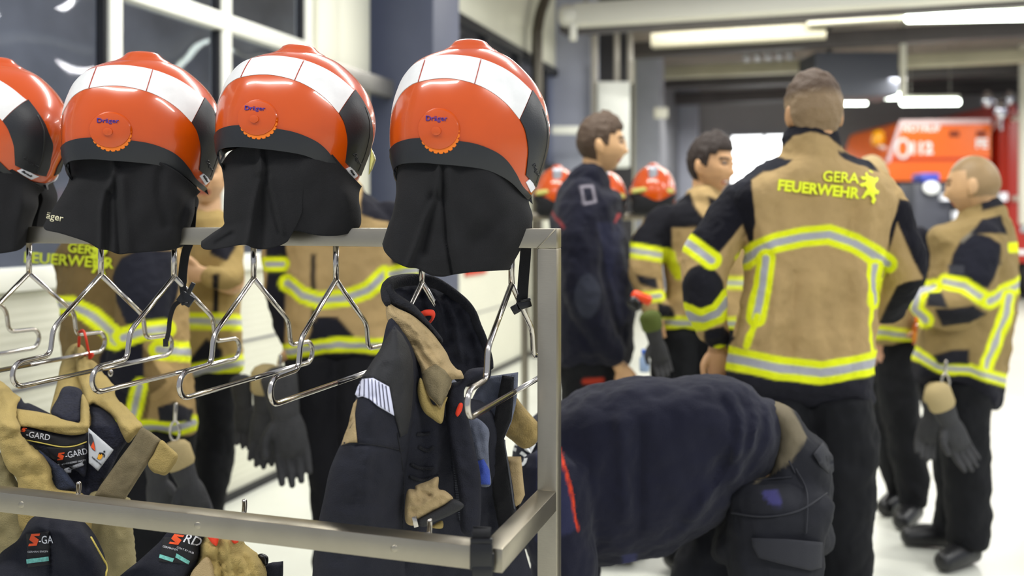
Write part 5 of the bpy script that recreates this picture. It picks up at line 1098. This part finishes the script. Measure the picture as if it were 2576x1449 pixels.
slogo(bi, 153, 1148, 22, 18, -8, m_lo, lb); onb(bi, '-GARD', 192, 1141, 22, -12, m_lw, lb, sx=.85, bold=.005)
onb(bi, 'MAN ENGINEERED SAFETY', 180, 1164, 6, -10, m_lw, lb); onb(bi, 'Coats by Hubert', 193, 1172, 5.5, -12, m_lw, lb)
mk('care_strip', decal(c3b([(665, 1160), (860, 1085), (868, 1125), (745, 1165), (740, 1195), (690, 1205)]), bi, .002, .0005, h=5), mat('care_print', '#8E8F94', .8), lb)
J('front_lining', c3b([(400, 960), (480, 1020), (640, 1150), (720, 1240), (795, 1350), (760, 1380), (600, 1410), (560, 1300), (520, 1160), (440, 1050)]), -.045, mat('denim_navy', '#2A3144', .9, bump=.8, bscale=500, var=.2, vscale=60), .010, 14, 5, wr=.003, seed=6)
J('front_edge', [(-60, 940), (0, 958), (28, 984), (50, 1002), (42, 1020), (40, 1052), (50, 1078), (50, 1092), (74, 1120), (104, 1145), (126, 1180), (138, 1228), (200, 1240), (215, 1262), (220, 1340), (60, 1340), (45, 1215), (20, 1182), (4, 1145), (-20, 1060), (-80, 1010)], -.065, m_tan, .020, 30, 7, wr=.006, wf=.03, seed=7, folds=[([(0, 1108), (48, 1094)], -.006, 5), ([(10, 1070), (40, 1080)], .008, 7), ([(10, 985), (30, 1060)], .007, 8), ([(25, 1170), (110, 1150)], .005, 12), ([(50, 1200), (120, 1190)], -.004, 6)])
J('lower_front', [(-60, 1140), (10, 1150), (40, 1210), (60, 1260), (70, 1400), (60, 1520), (-80, 1520)], -.03, m_khk, .02, 30, 9, wr=.006, seed=8)
rs_ = J('shoulder', [(188, 872), (207, 870), (222, 900), (240, 912), (256, 936), (286, 972), (290, 1000), (318, 1026), (345, 1056), (358, 1074), (340, 1096), (322, 1114), (306, 1090), (288, 1052), (262, 1030), (236, 1016), (222, 1020), (212, 1006), (205, 975), (194, 940), (190, 905)], -.01, m_tan, .018, 20, 6, wr=.006, wf=.035, seed=9, folds=[([(222, 1012), (250, 990), (285, 978)], .007, 6), ([(220, 905), (235, 960)], -.006, 6), ([(205, 880), (206, 930)], -.007, 4), ([(262, 1005), (300, 1060), (330, 1090)], .005, 5), ([(285, 1010), (340, 1060)], -.004, 4)])
st_ = J('velcro_strap', [(356, 1073), (380, 1088), (405, 1107), (386, 1143), (366, 1175), (346, 1206), (330, 1232), (313, 1258), (275, 1254), (238, 1247), (252, 1222), (273, 1193), (300, 1155), (331, 1114)], -.04, m_vel, .010, 12, 5, smooth=False, wr=.003)
J('strap_tab', [(404, 1108), (425, 1124), (446, 1144), (444, 1160), (438, 1170), (418, 1195), (398, 1192), (384, 1187), (372, 1168), (386, 1142)], -.045, m_tan, .010, 10, 5, wr=.003, seed=11)
J('lower_back', [(225, 1240), (317, 1252), (326, 1295), (334, 1350), (340, 1410), (344, 1520), (205, 1520), (205, 1340)], .0, m_khk, .03, 36, 8, wr=.007, seed=12, folds=[([(290, 1280), (300, 1440)], .008, 12), ([(250, 1260), (235, 1400)], -.008, 12)])
tg = J('care_tag', c3b([(920, 735), (1180, 960), (1165, 985), (1020, 1178), (925, 1095)]), -.045, m_tag, .0015, 6, 6, smooth=False)
bt_ = bvh_of(tg)
mk('tag_emblem', decal(c3b([(925, 780), (955, 800), (975, 860), (990, 930), (992, 975), (960, 955), (940, 920), (925, 880)]), bt_, .001, .0005, h=4), mat('tag_grey', '#34343C', .7), tg, smooth=False)
mk('tag_emblem', decal(c3b([(972, 870), (985, 920), (992, 972), (945, 928)]), bt_, .002, .0005, h=4), m_lo, tg, smooth=False)
tg2 = [c3b(p) for p in ([(1074, 975), (1084, 966), (1097, 972), (1094, 986), (1082, 990)], [(1035, 985), (1075, 990), (1094, 1010), (1088, 1040), (1078, 1036), (1080, 1015), (1068, 1010), (1055, 1050), (1030, 1062), (1022, 1052), (1012, 1055), (1008, 1045), (1025, 1030), (1030, 1010), (1022, 1012)])]
mk('tag_figure', join(*[decal(p, bt_, .001, .0005, h=3) for p in tg2]), m_lab, tg, smooth=False)
mk('tag_figure', decal(c3b([(1015, 1050), (1020, 1020), (1035, 1000), (1045, 1015), (1058, 1000), (1070, 1020), (1055, 1052), (1035, 1062)]), bt_, .002, .0005, h=3), mat('flame_yellow', '#E8A21C', .7), tg, smooth=False)
onb(bt_, 'THERMO-MAN', 243, 1160, 5, 40, m_lab, tg, .001)
mk('hanging_loop', join(tube([W(198, 873, 2.20), W(200, 845, 2.17), W(204, 832, 2.165), W(210, 832, 2.15), W(216, 850, 2.13), W(222, 880, 2.14), W(229, 898, 2.17)], .0032, n=6, sides=8, flat=.6)), m_red2, jac)
mk('loop_end', puff([(222, 893), (230, 886), (236, 892), (232, 900), (224, 905)], 2.16, .004, 5, 4), m_red2, jac)
mk('snap_button', ball(W(278, 938, 2.14), (.006, .004, .009), 12), m_rod, jac)
# ---------------------------------------------------------------- gear hanging under the front rail
def under(name, label, cat, x, parts):
    r = thing(name, W(x, 1449, 1.7), label, cat)
    return r
h1 = under('hood_liner', 'navy liner hanging under the front rail at lower left, orange and teal label', 'liner', 130, 0)
b1 = mk('body', puff([(-70, 1480), (-20, 1420), (3, 1390), (24, 1374), (45, 1358), (60, 1332), (75, 1308), (100, 1296), (170, 1298), (200, 1318), (228, 1350), (246, 1384), (258, 1420), (262, 1470), (262, 1560), (-70, 1560)], 1.745, .05, 60, 8, wr=.004, seed=1, folds=[([(127, 1300), (127, 1500)], -.008, 4), ([(150, 1310), (160, 1400)], .006, 14), ([(190, 1330), (220, 1420)], -.006, 14)]), m_nav, h1)
v_ = bvh_of(b1)
lb1 = mk('brand_label', decal([(66, 1343), (126, 1336), (127, 1420), (70, 1428)], v_, .001, .001, h=6), m_lab, h1)
slogo(v_, 86, 1358, 32, 30, -4, m_lo, lb1, .003); onb(v_, '-GA', 115, 1359, 28, -3, m_lw, lb1, .003, sx=.75, bold=.008)
onb(v_, 'GERMAN ENGIN', 95, 1388, 7, -2, m_lw, lb1, .003); mk('teal_band', decal([(66, 1407), (122, 1400), (123, 1411), (67, 1418)], v_, .003, .0006, h=6), m_lt, lb1, smooth=False)
line('edge_piping', [(228, 1352), (246, 1384), (258, 1405), (268, 1425), (265, 1448), (262, 1480)], v_, .0025, m_st2, h1, .0)
mk('hanging_tape', join(web([(118, 1300, 0), (120, 1270, -.02), (122, 1255, -.06)], 1.745, .012, .002)), m_web, h1)
h2 = under('hood_liner', 'navy liner under the front rail, slanting, with white letters RD', 'liner', 450, 0)
b2 = mk('body', puff([(290, 1460), (345, 1414), (374, 1388), (402, 1362), (424, 1336), (450, 1326), (500, 1332), (520, 1342), (510, 1356), (500, 1370), (500, 1396), (490, 1425), (470, 1460), (470, 1560), (200, 1560)], 1.70, .035, 45, 8, wr=.004, seed=5, folds=[([(440, 1370), (450, 1440)], -.005, 5)]), m_nav, h2)
v_ = bvh_of(b2); lb2 = mk('brand_label', decal([(410, 1352), (500, 1348), (497, 1405), (478, 1420), (400, 1412)], v_, .001, .001, h=6), m_lab, h2)
slogo(v_, 444, 1357, 36, 26, 8, m_lo, lb2, .003); onb(v_, 'RD', 485, 1360, 34, 18, m_lw, lb2, .003, bold=.01, shear=.2)
onb(v_, 'GERMAN EN', 428, 1379, 7, 14, m_lw, lb2, .003); onb(v_, 'COAT BY HUB', 466, 1384, 7, 20, m_lw, lb2, .003)
mk('teal_band', decal([(402, 1394), (438, 1405), (434, 1414), (400, 1403)], v_, .003, .0006, h=6), m_lt, lb2, smooth=False); mk('teal_band', decal([(444, 1392), (478, 1412), (474, 1420), (441, 1402)], v_, .003, .0006, h=6), m_lt, lb2, smooth=False)
mk('hanging_tape', join(web([(455, 1330, 0), (460, 1310, -.02), (464, 1300, -.055)], 1.70, .012, .002)), m_web, h2)
h3 = under('fire_trousers', 'tan fire trousers bunched under the front rail with red tape ends', 'trousers', 570, 0)
mk('body', puff([(468, 1470), (482, 1430), (500, 1400), (500, 1372), (512, 1352), (530, 1342), (560, 1338), (590, 1342), (606, 1356), (612, 1378), (640, 1398), (660, 1424), (672, 1470), (680, 1560), (460, 1560)], 1.72, .045, 40, 7, wr=.008, wf=.04, seed=5, folds=[([(545, 1350), (560, 1460)], -.015, 6), ([(570, 1360), (590, 1460)], .012, 7), ([(520, 1360), (500, 1450)], .010, 8), ([(600, 1370), (640, 1450)], -.008, 8)]), m_tan, h3)
mk('pocket_patch', puff([(500, 1418), (520, 1402), (534, 1420), (540, 1460), (530, 1520), (480, 1500), (478, 1450)], 1.672, .006, 8, 6), m_tan2, h3)
for p in ([(520, 1344), (548, 1344), (546, 1372), (535, 1368), (528, 1360)], [(580, 1346), (594, 1348), (600, 1362), (590, 1368), (582, 1360)]): mk('red_tape_end', puff(p, 1.675, .003, 5, 4), m_red2, h3)
mk('hanging_tape', join(web([(560, 1345, 0), (564, 1325, -.04), (568, 1310, -.09)], 1.72, .010, .002)), m_red2, h3)
mk('lower_lining', puff([(655, 1470), (658, 1425), (672, 1418), (712, 1412), (712, 1440), (706, 1560), (660, 1560)], 1.76, .015, 12, 6, smooth=False), m_nav, h3)
mk('strap_buckle', puff([(648, 1398), (660, 1393), (674, 1402), (672, 1420), (656, 1422)], 1.74, .006, 6, 5), mat('black_plastic'), h3)
# ================================================================ THINGS HELD OR HOOKED TO THE JACKETS
def glove(label, px, py, Z, d, s=1.15, side=1, cuff=None, curl=.35, group=None, yaw=0):
    o = thing('work_glove', W(px, py, Z), label, 'glove', group); dv = Vector(d).normalized(); w = W(px, py, Z); nr = Vector((math.sin(yaw), -math.cos(yaw), 0))
    mk('shell', fuse_v(hand(w, dv, side, curl, s, nr)+[tube([w-dv*.07*s, w-dv*.02, w+dv*.02], [.040*s, .034*s, .03*s], flat=.6, up=nr)], .0045), m_glove, o)
    if cuff: mk('cuff', tube([w-dv*.085*s, w-dv*.04*s], [.043*s, .041*s], flat=.62, up=nr, smooth=False, sides=24), cuff, o)
    return o
def carab(label, px, py, Z, s=1.0, drop=.05):
    o = thing('carabiner', W(px, py, Z), label, 'carabiner'); c = W(px, py, Z)
    a = [c+Vector((.012*s*math.cos(t), 0, .026*s*math.sin(t))) for t in [k*math.pi/8 for k in range(16)]]
    mk('ring', tube(a+[a[0]], .0035*s, n=2, sides=8), m_rod, o); mk('clip', tube([c+Vector((0, 0, .026*s)), c+Vector((.003, .0, .026*s+drop))], .005*s, smooth=False, sides=10), m_rod, o)
    return o
m_cf = mat('glove_cuff', '#A8966A', .85, bump=.5, bscale=200)
Zg = 3.70
carab('steel carabiner on the jacket hem of the bald person', 2378, 962, Zg, 1.3); glove('dark glove hanging from the bald person, fingers spread to the right', 2385, 1052, Zg, (.42, 0, -1), 1.35, 1, m_cf, yaw=.2); glove('dark glove hanging from the bald person, fingers pointing down left', 2345, 1040, Zg+.12, (-.25, 0, -1), 1.2, -1, m_cf)
Zg = 2.66
carab('steel carabiner on the hem of the person with the olive lettering', 440, 1085, Zg, 1.1); glove('black glove with tan cuff hanging right of the left group jacket', 468, 1200, Zg, (.4, 0, -1), 1.0, 1, m_cf, yaw=.3); glove('black glove half hidden by the pale strap of the hanging jacket', 395, 1195, Zg+.08, (.1, 0, -1), 1.0, -1)
Zg = 3.15
glove('small black glove hanging between the two trouser legs behind the fourth hanger', 612, 1010, Zg, (.1, 0, -1), 1.0, -1, None); carab('steel carabiner beside the big black glove', 703, 960, 2.98, 1.3); glove('big black glove with spread fingers hanging behind the empty hangers', 716, 1030, 2.98, (.18, 0, -1), 1.5, 1, None, yaw=.2); glove('black glove behind the big spread glove, fingers short', 668, 1020, 3.06, (-.05, 0, -1), 1.25, -1, m_cf)
glove('glove with yellow green marks hanging at the hip of the smiling person', 1648, 850, 3.62, (.25, 0, -1), 1.0, 1, mat('lime_cuff', '#4E5A1A', .8))
Z_ = 3.55
o = thing('torch', W(1612, 748, Z_), 'orange hand torch held low by the smiling person', 'torch'); mk('barrel', tube([W(1596, 742, Z_), W(1632, 756, Z_)], .020, smooth=False), mat('torch_orange', '#E8481C', .35), o); mk('lamp_head', tube([W(1590, 756, Z_), W(1604, 772, Z_)], [.028, .024], smooth=False), mat('black_plastic'), o)
o = thing('water_bottle', W(1621, 935, 3.7), 'small clear bottle with a blue cap in front of the smiling person', 'bottle'); bz_ = W(1621, 935, 3.7)
mk('bottle_body', lathe([(.001, 0), (.018, 0), (.02, .01), (.02, .05), (.010, .068), (.010, .075)], bz_), mat('clear_blue_plastic', '#9FB6D8', .15), o); mk('cap', lathe([(.011, .07), (.012, .072), (.012, .088), (.002, .089)], bz_), mat('cap_blue', '#3F6FD0', .4), o)
o = thing('amber_bottle', W(2312, 868, 4.33), 'amber bottle with an orange cap held beside the bald person', 'bottle'); bz_ = W(2312, 868, 4.33)
mk('bottle_body', lathe([(.001, 0), (.028, 0), (.031, .008), (.031, .075), (.024, .10), (.014, .108)], bz_), mat('amber_glass', '#A8500E', .12, coat=1), o); mk('cap', lathe([(.016, .105), (.018, .107), (.018, .135), (.002, .137)], bz_), mat('cap_orange', '#F06A10', .4), o)
mk('label', lathe([(.0315, .02), (.0318, .022), (.0318, .06), (.0315, .062)], bz_), mat('bottle_label', '#C87818', .6), o)
# ================================================================ SECOND RACK WITH HELMETS, FAR
r2 = thing('helmet_rack', W(1530, 0, 5.1), 'far steel rack with orange helmets behind the navy jacket person', 'rack')
a, b = W(1300, 545, 5.1), W(1740, 545, 5.1)
mk('top_rail', bar(a, b, .04, .04), m_st, r2, auto=30)
for px in (1320, 1722): mk('post', bar(W(px, 550, 5.1), Vector((W(px, 0, 5.1).x, 5.1, 0)), .04, .04, up=Vector((0, 1, 0))), m_st, r2, auto=30)
mk('base_rail', bar(Vector((a.x, 5.1, .2)), Vector((b.x, 5.1, .2)), .04, .04), m_st, r2, auto=30)
m_yst = mat('pale_yellow_strip', '#B9B45C', .5)
for k, (px, py, yaw, lab) in enumerate(((1643, 487, -88, 'orange helmet facing us on the far rack between the navy and smiling persons'), (1520, 500, -88, 'orange helmet on the far rack mostly hidden behind the navy collar'), (1402, 492, -88, 'orange helmet on the far rack just right of the biggest front helmet'))):
    h = helmet(lab, W(px, py, 5.1), (0, 0, yaw*D2R), (1, 1, 1), None, text=False, plain=True, group='helmets on the far rack')
    q = W(px, py, 5.1); Mi = Matrix.LocRotScale(h.location, h.rotation_euler, h.scale).inverted()
    v, f = puff([(px-50, py-12), (px, py-18), (px+48, py-12), (px+46, py+0), (px, py-6), (px-48, py+0)], 4.98, .012, 8, 6); mk('brow_strip', ([Mi @ p for p in v], f), m_yst, h)
    v, f = puff([(px-13, py-70), (px+13, py-70), (px+9, py-30), (px+16, py-6), (px-16, py-6), (px-9, py-30)], 4.985, .004, 8, 5, smooth=False); mk('front_highlight', ([Mi @ p for p in v], f), mat('highlight_silver', '#B9BCC2', .3, metal=.6), h)  # silver piece put in for the pale highlight and grey centre of the dome
    v, f = puff([(px-52, py-2), (px+50, py-2), (px+52, py+20), (px+42, py+52), (px-44, py+52), (px-54, py+20)], 5.02, .06, 30, 8); mk('neck_curtain', ([Mi @ p for p in v], f), m_cl, h)
    mk('helmet_peg', tube([Vector((q.x, 5.1, W(px, 545, 5.1).z)), q], .008, smooth=False), m_rod, r2)
# ================================================================ FIRE ENGINE
ZT = 16.5; kx = lambda px: (px-CX)*ZT/F; kz = lambda py: CH+(HY-py)*ZT/F
m_rd = mat('engine_orange', '#EE6A08', .3, coat=.6, var=.03, vscale=1); m_rdd = mat('engine_red', '#A9240F', .3, coat=.6); m_win = mat('cab_glass', '#15171C', .08); m_alu = mat('roller_alu', '#9DA2A6', .35, metal=.5, wave=.8, wscale=6)
m_wst = mat('white_stripe', '#EDEFF2', .4); m_tyre = mat('tyre', '#141415', .8)
tr = thing('fire_engine', (kx(2420), ZT+1.2, 0), 'orange and red fire engine parked far behind the bald person', 'fire engine')
def prism(pts, y0, y1):
    n = len(pts); V = [Vector((x, y0, z)) for x, z in pts]+[Vector((x, y1, z)) for x, z in pts]
    return V, [tuple(range(n)), tuple(range(2*n-1, n-1, -1))]+[(i, (i+1) % n, (i+1) % n+n, i+n) for i in range(n)]
cab = mk('cab', prism([(kx(2232), kz(455)), (kx(2232), kz(400)), (kx(2262), kz(312)), (kx(2275), kz(303)), (kx(2492), kz(300)), (kx(2492), kz(455))], ZT, ZT+2.4), m_rd, tr, smooth=False)
mk('cab_lower', prism([(kx(2225), kz(560)), (kx(2495), kz(560)), (kx(2495), kz(690)), (kx(2222), kz(690))], ZT, ZT+2.4), m_rdd, tr, smooth=False)
mk('cab_window', prism([(kx(2230), kz(455)), (kx(2492), kz(455)), (kx(2492), kz(560)), (kx(2226), kz(560))], ZT+.04, ZT+2.36), m_win, tr, smooth=False)
mk('windscreen_frame', join(bar((kx(2232), ZT-.02, kz(408)), (kx(2264), ZT-.02, kz(310)), .06, .06), bar((kx(2262), ZT-.02, kz(309)), (kx(2490), ZT-.02, kz(305)), .05, .09)), mat('pale_pink_trim', '#D9B9BE', .4), cab, smooth=False)
def tt(s, px, py, size, m, par, bold=.03):
    P, fs = text2d(s, bold); V = [Vector((kx(px)+p[0]*size*ZT/F, ZT-.01, kz(py)+p[1]*size*ZT/F)) for p in P]; mk('lettering', (V, [q for q in fs]), m, par, smooth=False)
tt('NOTRUF', 2316, 323, 24, m_wst, cab, .04); tt('112', 2316, 374, 40, m_wst, cab, .05); tt('FE', 2469, 362, 32, m_wst, cab, .04)
mk('emblem_ring', tube([Vector((kx(2270)+.11*math.cos(a), ZT-.015, kz(374)+.16*math.sin(a))) for a in [k*math.pi/8 for k in range(17)]], .03, n=2, sides=8), m_wst, cab)
mk('dark_strip', box(kx(2234), kx(2490), ZT-.012, ZT, kz(405), kz(396)), mat('engine_dark_orange', '#C93A08', .4), cab, smooth=False)  # darker orange strip across the cab side
for px in (2400, 2468): mk('vent', box(kx(px-12), kx(px+12), ZT-.015, ZT, kz(344), kz(330)), mat('vent_brown', '#7A2A0C', .6), cab, smooth=False)
mk('amber_beacon', lathe([(.11, 0), (.12, .1), (.1, .24), (.02, .28)], (kx(2226), ZT+.3, kz(362))), mat('beacon_amber', '#F0A010', .3), tr)
mk('beacon_arm', bar((kx(2226), ZT+.3, kz(362)), (kx(2250), ZT+.3, kz(372)), .06, .06), m_wst, tr, smooth=False)
bx = mk('body_box', box(kx(2512), kx(2760), ZT-.05, ZT+2.4, kz(660), kz(262)), m_rdd, tr, smooth=False)
mk('roller_shutter', box(kx(2562), kx(2690), ZT-.08, ZT-.05, kz(585), kz(288)), m_alu, bx, smooth=False)
mk('side_stripe', box(kx(2512), kx(2760), ZT-.07, ZT-.05, kz(640), kz(628)), m_wst, bx, smooth=False)
mk('blue_top', box(kx(2555), kx(2700), ZT-.065, ZT-.05, kz(280), kz(262)), mat('blue_band', '#15206B', .4), bx, smooth=False)
mk('gap_panel', box(kx(2492), kx(2512), ZT+.3, ZT+2.2, kz(600), kz(320)), mat('gap_dark', '#2A1512', .6), tr, smooth=False)
mk('undercarriage', box(kx(2235), kx(2760), ZT+.2, ZT+2.2, .35, kz(655)), mat('chassis_black', '#101012', .8), tr, smooth=False)
for px in (2290, 2640):
    for yy in (ZT+.05, ZT+2.0): mk('wheel', tube([(kx(px), yy, .5), (kx(px), yy+.3, .5)], .5, smooth=False, sides=32, caps=.1), m_tyre, tr)
for (x0, x1, y0, y1) in ((2293, 2370, 487, 504), (2322, 2368, 530, 552), (2503, 2520, 480, 502)):
    mk('reflector_bar', box(kx(x0), kx(x1), (15.30 if x0 < 2400 else ZT-.2), (15.44 if x0 < 2400 else ZT), kz(y1)*.94+.08, kz(y0)*.94+.08), mat('bright_reflector', '#F2F4FF', .2), tr, smooth=False)
mk('mirror_arm', join(tube([(kx(2455), ZT-.3, kz(245)), (kx(2490), ZT-.3, kz(270)), (kx(2500), ZT-.25, kz(330))], .03), ball((kx(2462), ZT-.3, kz(255)), (.10, .1, .16), 14), ball((kx(2495), ZT-.3, kz(280)), (.12, .1, .2), 14), ball((kx(2515), ZT-.3, kz(252)), (.08, .1, .14), 14), tube([(kx(2492), ZT-.3, kz(300)), (kx(2496), ZT+.1, kz(340))], .03)), mat('mirror_chrome', '#C8C8D4', .1, metal=1), tr)
gp = mk('lighting_mast', join(tube([(kx(2546), ZT-.35, kz(560)), (kx(2548), ZT-.35, kz(86))], .075, smooth=False), tube([(kx(2546), ZT-.35, kz(500)), (kx(2546), ZT, kz(500))], .05, smooth=False), tube([(kx(2546), ZT-.35, kz(300)), (kx(2546), ZT, kz(300))], .05, smooth=False)), m_pipe, tr)
# blue equipment beside the engine
o = thing('equipment_cart', (kx(2345), 15.5, 0), 'blurred cart with a blue lid beside the fire engine', 'cart'); e = lambda px, py: ((px-CX)*15.5/F, CH+(HY-py)*15.5/F)
(x0, z0), (x1, z1) = e(2312, 470), e(2358, 436)
mk('lid', box(x0, x1, 15.4, 15.8, z0+.08, z1, .03), mat('cart_blue', '#3A45A8', .4), o, auto=30); mk('front_lamp', ball(((x0+x1)/2, 15.38, z0-.02), (.14, .05, .11), 16), m_wst, o)
mk('cart_body', box(x0-.1, x1+.2, 15.45, 16.1, .25, z0+.06, .02), mat('cart_grey', '#3B3D48', .5), o, auto=30)
for dx in (-.02, .35):
    for yy in (15.5, 15.95): mk('wheel', tube([(x0+dx, yy, .125), (x0+dx, yy+.08, .125)], .125, smooth=False, sides=20, caps=.1), m_tyre, o)
